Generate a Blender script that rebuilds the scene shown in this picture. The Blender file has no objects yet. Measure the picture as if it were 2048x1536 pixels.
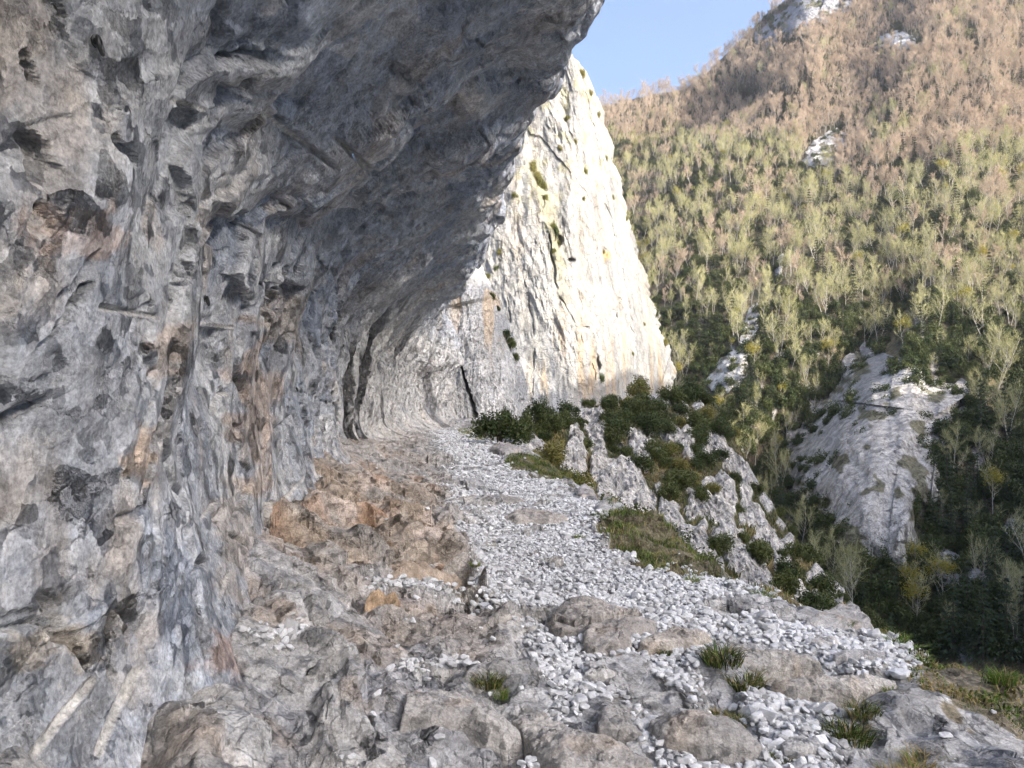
import bpy, bmesh, math, random
import numpy as np
from mathutils import Vector, Matrix, Euler

random.seed(7)
RNG = np.random.default_rng(7)
scene = bpy.context.scene
col = scene.collection
rad = math.radians

# ------------------------------------------------------------------ camera
FPX, CX, HY, EYE = 1547.0, 1024.0, 790.0, 1.6      # focal length, centre column, horizon row (in 2048 x 1536 px), eye height
cam_d = bpy.data.cameras.new('camera')
cam = bpy.data.objects.new('camera', cam_d)
col.objects.link(cam)
cam.location = (0, 0, EYE)
cam.rotation_euler = (rad(90), 0, 0)
cam_d.sensor_width = 36.0
cam_d.lens = 36.0 * FPX / 2048.0
cam_d.shift_y = (HY - 768.0) / 2048.0
cam_d.clip_start = 0.05
cam_d.clip_end = 6000
scene.camera = cam

# ------------------------------------------------------------------ sky, sun, exposure
SUN_AZ, SUN_EL = 126.0, 25.0                        # clockwise from the view direction (+Y)
world = bpy.data.worlds.new('World')
scene.world = world
world.use_nodes = True
wn = world.node_tree
bg = wn.nodes['Background']
sky = wn.nodes.new('ShaderNodeTexSky')
sky.sky_type = 'NISHITA'
sky.sun_disc = False
sky.sun_elevation = rad(SUN_EL)
sky.sun_rotation = rad(SUN_AZ)
sky.altitude = 300
sky.air_density = 0.8
sky.dust_density = 10.0
sky.ozone_density = 3.0
wn.links.new(sky.outputs['Color'], bg.inputs['Color'])
bg.inputs['Strength'].default_value = 0.125
sun_d = bpy.data.lights.new('sun', 'SUN')
sun_d.energy = 2.0
sun_d.angle = rad(0.53)
sun_d.color = (1.0, 0.93, 0.82)
sun = bpy.data.objects.new('sun', sun_d)
col.objects.link(sun)
a_, e_ = rad(SUN_AZ), rad(SUN_EL)
SUN_DIR = Vector((math.sin(a_) * math.cos(e_), math.cos(a_) * math.cos(e_), math.sin(e_)))
sun.rotation_euler = SUN_DIR.to_track_quat('Z', 'Y').to_euler()
sun.location = (0, 0, 60)
scene.view_settings.view_transform = 'Standard'
scene.view_settings.look = 'None'
scene.view_settings.gamma = 1.0
scene.view_settings.use_curve_mapping = False
scene.view_settings.exposure = 2.1
scene.render.engine = 'CYCLES'
scene.cycles.use_denoising = True
scene.cycles.denoiser = 'OPENIMAGEDENOISE'
scene.cycles.denoising_input_passes = 'RGB_ALBEDO_NORMAL'
scene.cycles.denoising_prefilter = 'ACCURATE'
scene.cycles.max_bounces = 7
scene.cycles.diffuse_bounces = 5
scene.cycles.transparent_max_bounces = 4
scene.cycles.volume_bounces = 0

# ------------------------------------------------------------------ numeric helpers
def hsh(ix, iy, seed):
    n = ix.astype(np.uint32) * np.uint32(374761393) + iy.astype(np.uint32) * np.uint32(668265263) + np.uint32((seed * 1442695041) & 0xFFFFFFFF)
    n = (n ^ (n >> np.uint32(13))) * np.uint32(1274126177)
    n = (n ^ (n >> np.uint32(15))) * np.uint32(2246822519)
    n = n ^ (n >> np.uint32(16))
    return n.astype(np.float32) * np.float32(1 / 4294967296.0)

GT = np.linspace(0, 2 * np.pi, 257)
GC, GS = np.cos(GT).astype(np.float32), np.sin(GT).astype(np.float32)

def noise(x, y, seed=0):
    x = np.asarray(x, np.float32); y = np.asarray(y, np.float32)
    x0 = np.floor(x); y0 = np.floor(y)
    fx = x - x0; fy = y - y0
    ix = x0.astype(np.int32); iy = y0.astype(np.int32)
    ux = fx * fx * fx * (fx * (fx * 6 - 15) + 10); uy = fy * fy * fy * (fy * (fy * 6 - 15) + 10)
    def g(a, b):
        k = (hsh(ix + a, iy + b, seed) * 255.9).astype(np.int32)
        return GC[k] * (fx - a) + GS[k] * (fy - b)
    n00, n10, n01, n11 = g(0, 0), g(1, 0), g(0, 1), g(1, 1)
    return 1.5 * ((n00 * (1 - ux) + n10 * ux) * (1 - uy) + (n01 * (1 - ux) + n11 * ux) * uy)

def fbm(x, y, octv=4, seed=0, gain=0.5):
    s = 0; a = 1.0
    for o in range(octv):
        s = s + a * noise(x, y, seed + o * 17)
        x = x * 2.03 + 5.1; y = y * 2.03 - 3.7; a *= gain
    return s

def facet(x, y, seed, tilt=0.5, bias=(0, 0)):
    """Broken-rock facets: every Voronoi cell is its own tilted plane. Returns height, cell random, edge distance."""
    x = np.asarray(x, np.float32); y = np.asarray(y, np.float32)
    ix = np.floor(x).astype(np.int32); iy = np.floor(y).astype(np.int32)
    f1 = np.full(x.shape, 1e9, np.float32); f2 = np.full(x.shape, 1e9, np.float32)
    bx = np.zeros(x.shape, np.float32); by = np.zeros(x.shape, np.float32)
    bi = np.zeros(x.shape, np.int32); bj = np.zeros(x.shape, np.int32)
    for a in (-1, 0, 1):
        for b in (-1, 0, 1):
            ci = ix + a; cj = iy + b
            dx = x - ci - hsh(ci, cj, seed); dy = y - cj - hsh(ci, cj, seed + 1)
            d = dx * dx + dy * dy
            m = d < f1
            np.minimum(f2, np.where(m, f1, d), out=f2)
            np.copyto(f1, d, where=m); np.copyto(bx, dx, where=m); np.copyto(by, dy, where=m)
            np.copyto(bi, ci, where=m); np.copyto(bj, cj, where=m)
    r = hsh(bi, bj, seed + 2)
    gx = (hsh(bi, bj, seed + 3) - 0.5) * 2 * tilt + bias[0]
    gy = (hsh(bi, bj, seed + 4) - 0.5) * 2 * tilt + bias[1]
    return (r - 0.5) + gx * bx + gy * by, hsh(bi, bj, seed + 5), np.sqrt(f2) - np.sqrt(f1)

ENVM = {}
def env_mean(seed, tilt, bias, k, concave):
    key = (tilt, bias, k, concave)
    if key not in ENVM:
        ENVM[key] = 0.0
        gx, gy = np.meshgrid(np.linspace(0, 24, 120), np.linspace(0, 24, 120))
        v = env(gx, gy, 1, tilt, bias, k, concave)[0]
        ENVM[key] = float((-v if concave else v).mean())
    return ENVM[key]

def env(x, y, seed, tilt=0.5, bias=(0, 0), k=0.4, concave=False):
    """Broken-rock planes meeting in sharp edges (upper or lower envelope of tilted caps). Returns height and cell random."""
    x = np.asarray(x, np.float32); y = np.asarray(y, np.float32)
    ix = np.floor(x).astype(np.int32); iy = np.floor(y).astype(np.int32)
    best = np.full(x.shape, -1e9, np.float32); rid = np.zeros(x.shape, np.float32)
    for a in (-1, 0, 1):
        for b in (-1, 0, 1):
            ci = ix + a; cj = iy + b
            r0 = hsh(ci, cj, seed); r1 = hsh(ci, cj, seed + 1); r2 = hsh(ci, cj, seed + 2)
            dx = x - ci - r0; dy = y - cj - r1
            r3 = (r0 * 7.31 + r2 * 3.7) % 1.0; r4 = (r1 * 9.17 + r2 * 5.3) % 1.0
            sg = -1.0 if concave else 1.0
            h = (r2 - .5) * .8 + sg * ((r3 - .5) * 2 * tilt + bias[0]) * dx + sg * ((r4 - .5) * 2 * tilt + bias[1]) * dy - k * (dx * dx + dy * dy)
            m = h > best
            np.copyto(best, h, where=m); np.copyto(rid, r2 * 13.7 % 1.0, where=m)
    best = best - env_mean(seed, tilt, bias, k, concave)
    return (-best if concave else best), rid

def ridged(x, y, octv=4, seed=0, gain=0.55):
    """Sharp-creased relief, about zero mean."""
    s = 0; a = 1.0
    for o in range(octv):
        s = s + a * (0.35 - np.abs(noise(x, y, seed + o * 13)) * 1.6)
        x = x * 2.1 + 3.3; y = y * 2.1 - 1.7; a *= gain
    return s

def sstep(a, b, x):
    t = np.clip((x - a) / (b - a), 0, 1)
    return t * t * (3 - 2 * t)

def interp(knots, x):
    k = np.array(knots, float)
    return np.interp(x, k[:, 0], k[:, 1])

def smooth_interp(knots, x):
    """Monotone-ish cubic through knots."""
    k = np.array(knots, float)
    xs, vs = k[:, 0], k[:, 1]
    m = np.gradient(vs, xs)
    i = np.clip(np.searchsorted(xs, x) - 1, 0, len(xs) - 2)
    h = xs[i + 1] - xs[i]
    t = np.clip((x - xs[i]) / h, 0, 1)
    return ((2*t**3 - 3*t**2 + 1) * vs[i] + (t**3 - 2*t**2 + t) * h * m[i]
            + (-2*t**3 + 3*t**2) * vs[i+1] + (t**3 - t**2) * h * m[i+1])

def proj(P):
    """World points (...,3) -> photo pixels (2048 x 1536)."""
    y = np.maximum(P[..., 1], 0.05)
    return CX + FPX * P[..., 0] / y, HY - FPX * (P[..., 2] - EYE) / y

def unproj(px, py, d):
    px, py, d = np.broadcast_arrays(np.asarray(px, float), np.asarray(py, float), np.asarray(d, float))
    return np.stack([(px - CX) / FPX * d, d, EYE + (HY - py) / FPX * d], -1)

def in_poly(px, py, poly):
    p = np.array(poly, float)
    r = np.zeros(np.shape(px), bool)
    j = len(p) - 1
    for i in range(len(p)):
        c = ((p[i, 1] > py) != (p[j, 1] > py)) & (px < (p[j, 0] - p[i, 0]) * (py - p[i, 1]) / (p[j, 1] - p[i, 1] + 1e-9) + p[i, 0])
        r ^= c
        j = i
    return r

def seg_dist(px, py, a, b):
    ax, ay = a; bx, by = b
    L2 = (bx - ax) ** 2 + (by - ay) ** 2
    t = np.clip(((px - ax) * (bx - ax) + (py - ay) * (by - ay)) / L2, 0, 1)
    return np.hypot(px - ax - t * (bx - ax), py - ay - t * (by - ay)), t

def poly_dist(px, py, pts):
    d = None
    for a, b in zip(pts[:-1], pts[1:]):
        q, _ = seg_dist(px, py, a, b)
        d = q if d is None else np.minimum(d, q)
    return d

def grid_normals(P):
    du = np.gradient(P, axis=0); dv = np.gradient(P, axis=1)
    n = np.cross(du, dv)
    return n / (np.linalg.norm(n, axis=-1, keepdims=True) + 1e-12)

def blur(h, n=1):
    for _ in range(n):
        h = np.pad(h, 1, mode='edge')
        h = 0.15 * h[:-2] + 0.7 * h[1:-1] + 0.15 * h[2:]
        h = 0.15 * h[:, :-2] + 0.7 * h[:, 1:-1] + 0.15 * h[:, 2:]
    return h

def mixc(a, b, m):
    m = np.clip(np.asarray(m), 0, 1)[..., None]
    return a * (1 - m) + np.asarray(b, float) * m

# ------------------------------------------------------------------ object helpers
def tag(o, label=None, cat=None, group=None, kind=None):
    if label: o['label'] = label
    if cat: o['category'] = cat
    if group: o['group'] = group
    if kind: o['kind'] = kind
    return o

def link(o, parent=None):
    col.objects.link(o)
    if parent is not None: o.parent = parent
    return o

def mesh_np(name, V, F, mat=None, colr=None, smooth=False):
    """V (n,3), F (m,3 or 4) -> mesh data."""
    V = np.ascontiguousarray(V, np.float32).reshape(-1, 3); F = np.ascontiguousarray(F, np.int32)
    k = F.shape[1]
    me = bpy.data.meshes.new(name)
    me.vertices.add(len(V)); me.loops.add(F.size); me.polygons.add(len(F))
    me.vertices.foreach_set('co', V.ravel())
    me.loops.foreach_set('vertex_index', F.ravel())
    me.polygons.foreach_set('loop_start', np.arange(0, F.size, k, dtype=np.int32))
    me.polygons.foreach_set('use_smooth', np.full(len(F), smooth))
    me.update(calc_edges=True)
    if colr is not None:
        at = me.color_attributes.new('col', 'FLOAT_COLOR', 'POINT')
        colr = np.asarray(colr); c = np.ones((len(V), 4), np.float32); c[:, :colr.shape[-1]] = colr.reshape(len(V), -1)
        at.data.foreach_set('color', c.ravel())
    if mat: me.materials.append(mat)
    return me

def grid_faces(n, m, wrap=False, flip=False):
    i = np.arange(n - 1)[:, None]; j = np.arange(m if wrap else m - 1)[None, :]
    j2 = (j + 1) % m
    F = np.stack([i * m + j, (i + 1) * m + j, (i + 1) * m + j2, i * m + j2], -1).reshape(-1, 4)
    return F[:, ::-1] if flip else F

def grid_obj(name, P, mat, colr, flip=False, smooth=True, wrap=False, parent=None):
    n, m = P.shape[:2]
    o = bpy.data.objects.new(name, mesh_np(name, P.reshape(-1, 3), grid_faces(n, m, wrap, flip), mat, colr, smooth))
    return link(o, parent)

# ------------------------------------------------------------------ materials
def new_mat(name):
    m = bpy.data.materials.new(name)
    m.use_nodes = True
    nt = m.node_tree
    b = nt.nodes['Principled BSDF']
    b.inputs['Specular IOR Level'].default_value = 0.25
    return m, nt, b

def nnode(nt, typ, **kw):
    n = nt.nodes.new(typ)
    for k, v in kw.items():
        if k in n.inputs.keys() if hasattr(n.inputs, 'keys') else False:
            n.inputs[k].default_value = v
        else:
            setattr(n, k, v)
    return n

def rock_mat(name, s=1.0, bump=0.012, fleck=0.35, contrast=0.5, rough=0.9, crack=0.5, strength=0.8, chip=0.55, aniso=(1.0, 0.55, 0.75), rot=(0.45, 0.0, 0.0)):
    """Rock: vertex colour for the big patches, layered noise for grain, flecks and pores; s = features per metre scale."""
    m, nt, b = new_mat(name)
    L = nt.links.new
    tc = nnode(nt, 'ShaderNodeTexCoord')
    at = nnode(nt, 'ShaderNodeAttribute'); at.attribute_name = 'col'
    n1 = nnode(nt, 'ShaderNodeTexNoise'); n1.inputs['Scale'].default_value = 9 * s; n1.inputs['Detail'].default_value = 5; n1.inputs['Roughness'].default_value = 0.68; n1.inputs['Distortion'].default_value = 0.0
    n2 = nnode(nt, 'ShaderNodeTexNoise'); n2.inputs['Scale'].default_value = 55 * s; n2.inputs['Detail'].default_value = 3; n2.inputs['Roughness'].default_value = 0.7
    vo = nnode(nt, 'ShaderNodeTexVoronoi'); vo.feature = 'DISTANCE_TO_EDGE'; vo.inputs['Scale'].default_value = 7 * s
    wv = nnode(nt, 'ShaderNodeVectorMath'); wv.operation = 'MULTIPLY_ADD'; wv.inputs[1].default_value = (0.07 / s,) * 3
    L(tc.outputs['Object'], n1.inputs['Vector']); L(tc.outputs['Object'], n2.inputs['Vector'])
    L(n1.outputs['Color'], wv.inputs[0]); L(tc.outputs['Object'], wv.inputs[2]); L(wv.outputs[0], vo.inputs['Vector'])
    # brightness grain
    r1 = nnode(nt, 'ShaderNodeMapRange'); r1.inputs[1].default_value = 0.3; r1.inputs[2].default_value = 0.7; r1.inputs[3].default_value = 1 - contrast * 0.55; r1.inputs[4].default_value = 1 + contrast * 0.45
    L(n1.outputs['Fac'], r1.inputs[0])
    r2 = nnode(nt, 'ShaderNodeMapRange'); r2.inputs[1].default_value = 0.3; r2.inputs[2].default_value = 0.7; r2.inputs[3].default_value = 1 - contrast * 0.6; r2.inputs[4].default_value = 1 + contrast * 0.5
    L(n2.outputs['Fac'], r2.inputs[0])
    m0 = nnode(nt, 'ShaderNodeMath'); m0.operation = 'MULTIPLY'; L(r1.outputs[0], m0.inputs[0]); L(r2.outputs[0], m0.inputs[1])
    dk = nnode(nt, 'ShaderNodeMapRange'); dk.inputs[1].default_value = 0.0; dk.inputs[2].default_value = 0.035; dk.inputs[3].default_value = 1 - crack * .8; dk.inputs[4].default_value = 1
    L(vo.outputs['Distance'], dk.inputs[0])
    ng = nnode(nt, 'ShaderNodeMapRange'); ng.inputs[1].default_value = .45; ng.inputs[2].default_value = .58; L(n1.outputs['Fac'], ng.inputs[0])
    mk = nnode(nt, 'ShaderNodeMix'); mk.inputs[2].default_value = 1.0; L(ng.outputs[0], mk.inputs[0]); L(dk.outputs[0], mk.inputs[3])
    mu = nnode(nt, 'ShaderNodeMath'); mu.operation = 'MULTIPLY'; L(m0.outputs[0], mu.inputs[0]); L(mk.outputs[0], mu.inputs[1])
    vm = nnode(nt, 'ShaderNodeVectorMath'); vm.operation = 'SCALE'; L(at.outputs['Color'], vm.inputs[0]); L(mu.outputs[0], vm.inputs['Scale'])
    # pale flecks
    n3 = nnode(nt, 'ShaderNodeTexNoise'); n3.inputs['Scale'].default_value = 24 * s; n3.inputs['Detail'].default_value = 3; n3.inputs['Roughness'].default_value = 0.75
    L(wv.outputs[0], n3.inputs['Vector'])
    r3 = nnode(nt, 'ShaderNodeMapRange'); r3.inputs[1].default_value = 0.58; r3.inputs[2].default_value = 0.72; r3.inputs[4].default_value = fleck
    L(n3.outputs['Fac'], r3.inputs[0])
    mx = nnode(nt, 'ShaderNodeMix'); mx.data_type = 'RGBA'
    L(r3.outputs[0], mx.inputs[0]); L(vm.outputs[0], mx.inputs[6]); mx.inputs[7].default_value = (0.62, 0.60, 0.56, 1)
    L(mx.outputs[2], b.inputs['Base Color'])
    b.inputs['Roughness'].default_value = rough
    # bump
    cr = nnode(nt, 'ShaderNodeMapRange'); cr.inputs[1].default_value = 0.0; cr.inputs[2].default_value = 0.05; cr.inputs[3].default_value = -crack; cr.inputs[4].default_value = 0
    L(vo.outputs['Distance'], cr.inputs[0])
    h1 = nnode(nt, 'ShaderNodeMath'); h1.operation = 'MULTIPLY_ADD'; h1.inputs[1].default_value = 2.2
    L(n1.outputs['Fac'], h1.inputs[0]); L(cr.outputs[0], h1.inputs[2])
    h2 = nnode(nt, 'ShaderNodeMath'); h2.operation = 'MULTIPLY_ADD'; h2.inputs[1].default_value = 0.7
    L(n2.outputs['Fac'], h2.inputs[0]); L(h1.outputs[0], h2.inputs[2])
    bp = nnode(nt, 'ShaderNodeBump'); bp.inputs['Distance'].default_value = bump / s; bp.inputs['Strength'].default_value = strength
    L(h2.outputs[0], bp.inputs['Height'])
    # chipped facets: every small cell leans its own way
    mp = nnode(nt, 'ShaderNodeMapping'); mp.inputs['Scale'].default_value = aniso; mp.inputs['Rotation'].default_value = rot
    L(wv.outputs[0], mp.inputs['Vector'])
    prev = bp.outputs[0]; shade = mx.outputs[2]
    for sc, k in ((9 * s, chip), (24 * s, chip * .8)):
        vc = nnode(nt, 'ShaderNodeTexVoronoi'); vc.feature = 'F1'; vc.inputs['Scale'].default_value = sc
        L(mp.outputs[0], vc.inputs['Vector'])
        sb = nnode(nt, 'ShaderNodeVectorMath'); sb.operation = 'SUBTRACT'; sb.inputs[1].default_value = (.5, .5, .5); L(vc.outputs['Color'], sb.inputs[0])
        ma = nnode(nt, 'ShaderNodeVectorMath'); ma.operation = 'MULTIPLY_ADD'; L(sb.outputs[0], ma.inputs[0])
        kk = nnode(nt, 'ShaderNodeMath'); kk.operation = 'MULTIPLY'; kk.inputs[1].default_value = k * 2; L(at.outputs['Alpha'], kk.inputs[0]); L(kk.outputs[0], ma.inputs[1]); L(prev, ma.inputs[2])
        nm = nnode(nt, 'ShaderNodeVectorMath'); nm.operation = 'NORMALIZE'; L(ma.outputs[0], nm.inputs[0]); prev = nm.outputs[0]
        sx = nnode(nt, 'ShaderNodeSeparateColor'); L(vc.outputs['Color'], sx.inputs[0])
        rg = nnode(nt, 'ShaderNodeMapRange'); rg.inputs[3].default_value = 1 - contrast * .16; rg.inputs[4].default_value = 1 + contrast * .16; L(sx.outputs[2], rg.inputs[0])
        vs = nnode(nt, 'ShaderNodeVectorMath'); vs.operation = 'SCALE'; L(shade, vs.inputs[0]); L(rg.outputs[0], vs.inputs['Scale']); shade = vs.outputs[0]
    L(prev, b.inputs['Normal']); L(shade, b.inputs['Base Color'])
    return m

def leaf_mat(name, c1, c2, trans=0.25, rough=0.6):
    """Foliage: two colours mixed by noise and by plant, slightly translucent."""
    m, nt, b = new_mat(name)
    L = nt.links.new
    oi = nnode(nt, 'ShaderNodeObjectInfo')
    ge = nnode(nt, 'ShaderNodeNewGeometry')
    tc = nnode(nt, 'ShaderNodeTexCoord')
    n = nnode(nt, 'ShaderNodeTexNoise'); n.inputs['Scale'].default_value = 1.7; n.inputs['Detail'].default_value = 3
    L(tc.outputs['Object'], n.inputs['Vector'])
    ad = nnode(nt, 'ShaderNodeMath'); ad.operation = 'MULTIPLY_ADD'; ad.inputs[1].default_value = 0.55
    L(oi.outputs['Random'], ad.inputs[0]); L(n.outputs['Fac'], ad.inputs[2])
    ad2 = nnode(nt, 'ShaderNodeMath'); ad2.operation = 'MULTIPLY_ADD'; ad2.inputs[1].default_value = 0.5; 
    L(ge.outputs['Random Per Island'], ad2.inputs[0]); L(ad.outputs[0], ad2.inputs[2])
    r = nnode(nt, 'ShaderNodeMapRange'); r.inputs[1].default_value = 0.5; r.inputs[2].default_value = 1.5
    L(ad2.outputs[0], r.inputs[0])
    mx = nnode(nt, 'ShaderNodeMix'); mx.data_type = 'RGBA'
    mx.inputs[6].default_value = (*c1, 1); mx.inputs[7].default_value = (*c2, 1)
    L(r.outputs[0], mx.inputs[0]); L(mx.outputs[2], b.inputs['Base Color'])
    b.inputs['Roughness'].default_value = rough
    if trans > 0:
        out = nt.nodes['Material Output']
        tr = nnode(nt, 'ShaderNodeBsdfTranslucent'); L(mx.outputs[2], tr.inputs['Color'])
        ms = nnode(nt, 'ShaderNodeMixShader'); ms.inputs[0].default_value = trans
        L(b.outputs[0], ms.inputs[1]); L(tr.outputs[0], ms.inputs[2]); L(ms.outputs[0], out.inputs['Surface'])
    return m

def stone_mat(name, c1, c2):
    m, nt, b = new_mat(name)
    L = nt.links.new
    oi = nnode(nt, 'ShaderNodeObjectInfo'); ge = nnode(nt, 'ShaderNodeNewGeometry'); tc = nnode(nt, 'ShaderNodeTexCoord')
    n = nnode(nt, 'ShaderNodeTexNoise'); n.inputs['Scale'].default_value = 45; n.inputs['Detail'].default_value = 6; n.inputs['Roughness'].default_value = 0.7
    L(ge.outputs['Position'], n.inputs['Vector'])
    ad = nnode(nt, 'ShaderNodeMath'); ad.operation = 'ADD'; L(oi.outputs['Random'], ad.inputs[0]); L(ge.outputs['Random Per Island'], ad.inputs[1])
    fr = nnode(nt, 'ShaderNodeMath'); fr.operation = 'FRACT'; L(ad.outputs[0], fr.inputs[0])
    pw = nnode(nt, 'ShaderNodeMath'); pw.operation = 'POWER'; pw.inputs[1].default_value = 1.6; L(fr.outputs[0], pw.inputs[0])
    mx = nnode(nt, 'ShaderNodeMix'); mx.data_type = 'RGBA'; mx.inputs[6].default_value = (*c1, 1); mx.inputs[7].default_value = (*c2, 1)
    L(pw.outputs[0], mx.inputs[0])
    r = nnode(nt, 'ShaderNodeMapRange'); r.inputs[1].default_value = 0.3; r.inputs[2].default_value = 0.7; r.inputs[3].default_value = 0.72; r.inputs[4].default_value = 1.15
    L(n.outputs['Fac'], r.inputs[0])
    vm = nnode(nt, 'ShaderNodeVectorMath'); vm.operation = 'SCALE'; L(mx.outputs[2], vm.inputs[0]); L(r.outputs[0], vm.inputs['Scale'])
    L(vm.outputs[0], b.inputs['Base Color'])
    b.inputs['Roughness'].default_value = 0.85
    bp = nnode(nt, 'ShaderNodeBump'); bp.inputs['Distance'].default_value = 0.006; bp.inputs['Strength'].default_value = 0.7
    L(n.outputs['Fac'], bp.inputs['Height']); L(bp.outputs[0], b.inputs['Normal'])
    return m

def plain_mat(name, c, rough=0.6, metal=0.0, nscale=30.0, var=0.25):
    m, nt, b = new_mat(name)
    L = nt.links.new
    tc = nnode(nt, 'ShaderNodeTexCoord')
    n = nnode(nt, 'ShaderNodeTexNoise'); n.inputs['Scale'].default_value = nscale; n.inputs['Detail'].default_value = 5
    L(tc.outputs['Object'], n.inputs['Vector'])
    r = nnode(nt, 'ShaderNodeMapRange'); r.inputs[1].default_value = 0.3; r.inputs[2].default_value = 0.7; r.inputs[3].default_value = 1 - var; r.inputs[4].default_value = 1 + var
    L(n.outputs['Fac'], r.inputs[0])
    vm = nnode(nt, 'ShaderNodeVectorMath'); vm.operation = 'SCALE'; vm.inputs[0].default_value = c; L(r.outputs[0], vm.inputs['Scale'])
    L(vm.outputs[0], b.inputs['Base Color'])
    b.inputs['Roughness'].default_value = rough; b.inputs['Metallic'].default_value = metal
    return m

M = {
    'wall': rock_mat('grey_limestone', s=1.0, bump=0.014, fleck=0.55, contrast=0.7, crack=0.28),
    'ground': rock_mat('path_bedrock', s=1.2, bump=0.016, fleck=0.3, contrast=0.6, chip=.5, aniso=(.9, .6, 1), rot=(0, 0, -.65)),
    'boulder': rock_mat('boulder_limestone', s=1.6, bump=0.012, fleck=0.2, contrast=0.5, crack=0.3, chip=.34, aniso=(1, 1, 1)),
    'peak': rock_mat('sunlit_limestone', s=0.10, bump=0.022, fleck=0.2, contrast=0.35, crack=0.5, chip=.22, aniso=(1, 1, .3)),
    'spur': rock_mat('spur_limestone', s=0.3, bump=0.025, fleck=0.2, contrast=0.8, chip=.6, aniso=(1, 1, .6), rot=(0, .5, 0)),
    'cliff': rock_mat('gorge_limestone', s=0.09, bump=0.025, fleck=0.2, contrast=0.6, crack=0.7, chip=.4, aniso=(1, 1, .35)),
    'soil': rock_mat('hillside_litter', s=0.12, bump=0.03, fleck=0.0, contrast=0.9, crack=0.0, chip=.2),
    'stone': stone_mat('pale_pebble', (0.70, 0.71, 0.72), (0.43, 0.43, 0.43)),
    'grass': leaf_mat('grass_green', (0.085, 0.165, 0.024), (0.20, 0.28, 0.06), 0.3),
    'grass_dark': leaf_mat('grass_dark', (0.035, 0.048, 0.014), (0.10, 0.11, 0.035), 0.2),
    'grass_dry': leaf_mat('grass_dry', (0.30, 0.24, 0.10), (0.42, 0.33, 0.17), 0.3),
    'box': leaf_mat('box_leaf', (0.024, 0.042, 0.012), (0.10, 0.115, 0.034), 0.15),
    'ivy': leaf_mat('ledge_shrub_leaf', (0.12, 0.13, 0.03), (0.22, 0.19, 0.06), 0.2),
    'fir': leaf_mat('fir_needle', (0.018, 0.034, 0.016), (0.05, 0.07, 0.03), 0.1),
    'budding': leaf_mat('budding_leaf', (0.26, 0.24, 0.04), (0.38, 0.32, 0.06), 0.3),
    'twig_pink': leaf_mat('beech_twig', (0.36, 0.275, 0.195), (0.52, 0.415, 0.315), 0.0, 0.8),
    'twig_olive': leaf_mat('budding_twig', (0.29, 0.285, 0.12), (0.45, 0.43, 0.23), 0.0, 0.8),
    'bark': plain_mat('pale_bark', (0.44, 0.41, 0.35), 0.9, 0, 3.0, 0.3),
    'bark_dark': plain_mat('brown_bark', (0.10, 0.08, 0.06), 0.9, 0, 6.0, 0.3),
    'steel': plain_mat('weathered_steel', (0.09, 0.09, 0.09), 0.45, 0.8, 60.0, 0.4),
}

# ================================================================== STRUCTURE
# ------------------------------------------------------------------ the half tunnel: wall, ceiling and outer face of the cliff
X_F = [(-6, -1.35), (1, -1.35), (3.3, -1.42), (5.2, -1.75), (9.5, -2.5), (14, -3.05), (19, -3.55), (27, -4.2), (33, -4.35), (37, -3.9), (41, -2.6)]
X_L = [(-6, 1.2), (1, 1.05), (5, .80), (6.7, .70), (8.2, .48), (9.8, .36), (12.8, .17), (17.7, -.28), (23.5, -.85), (31, -1.95), (36, -2.8), (41, -3.3)]
Z_L = [(-6, 4.9), (6.7, 5.03), (9.8, 5.2), (12.8, 5.4), (17.7, 5.6), (23.5, 5.7), (31, 5.85), (41, 6.1)]

def wall_stations(y0, y1):
    ys = [y0]
    while ys[-1] < y1:
        y = ys[-1]
        ys.append(y + (0.3 if y < 1.8 else min(max(y * y, 3.0) / 2000 * 2.5, 0.0045 * y)))
    ys[-1] = y1
    return np.array(ys)

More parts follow.
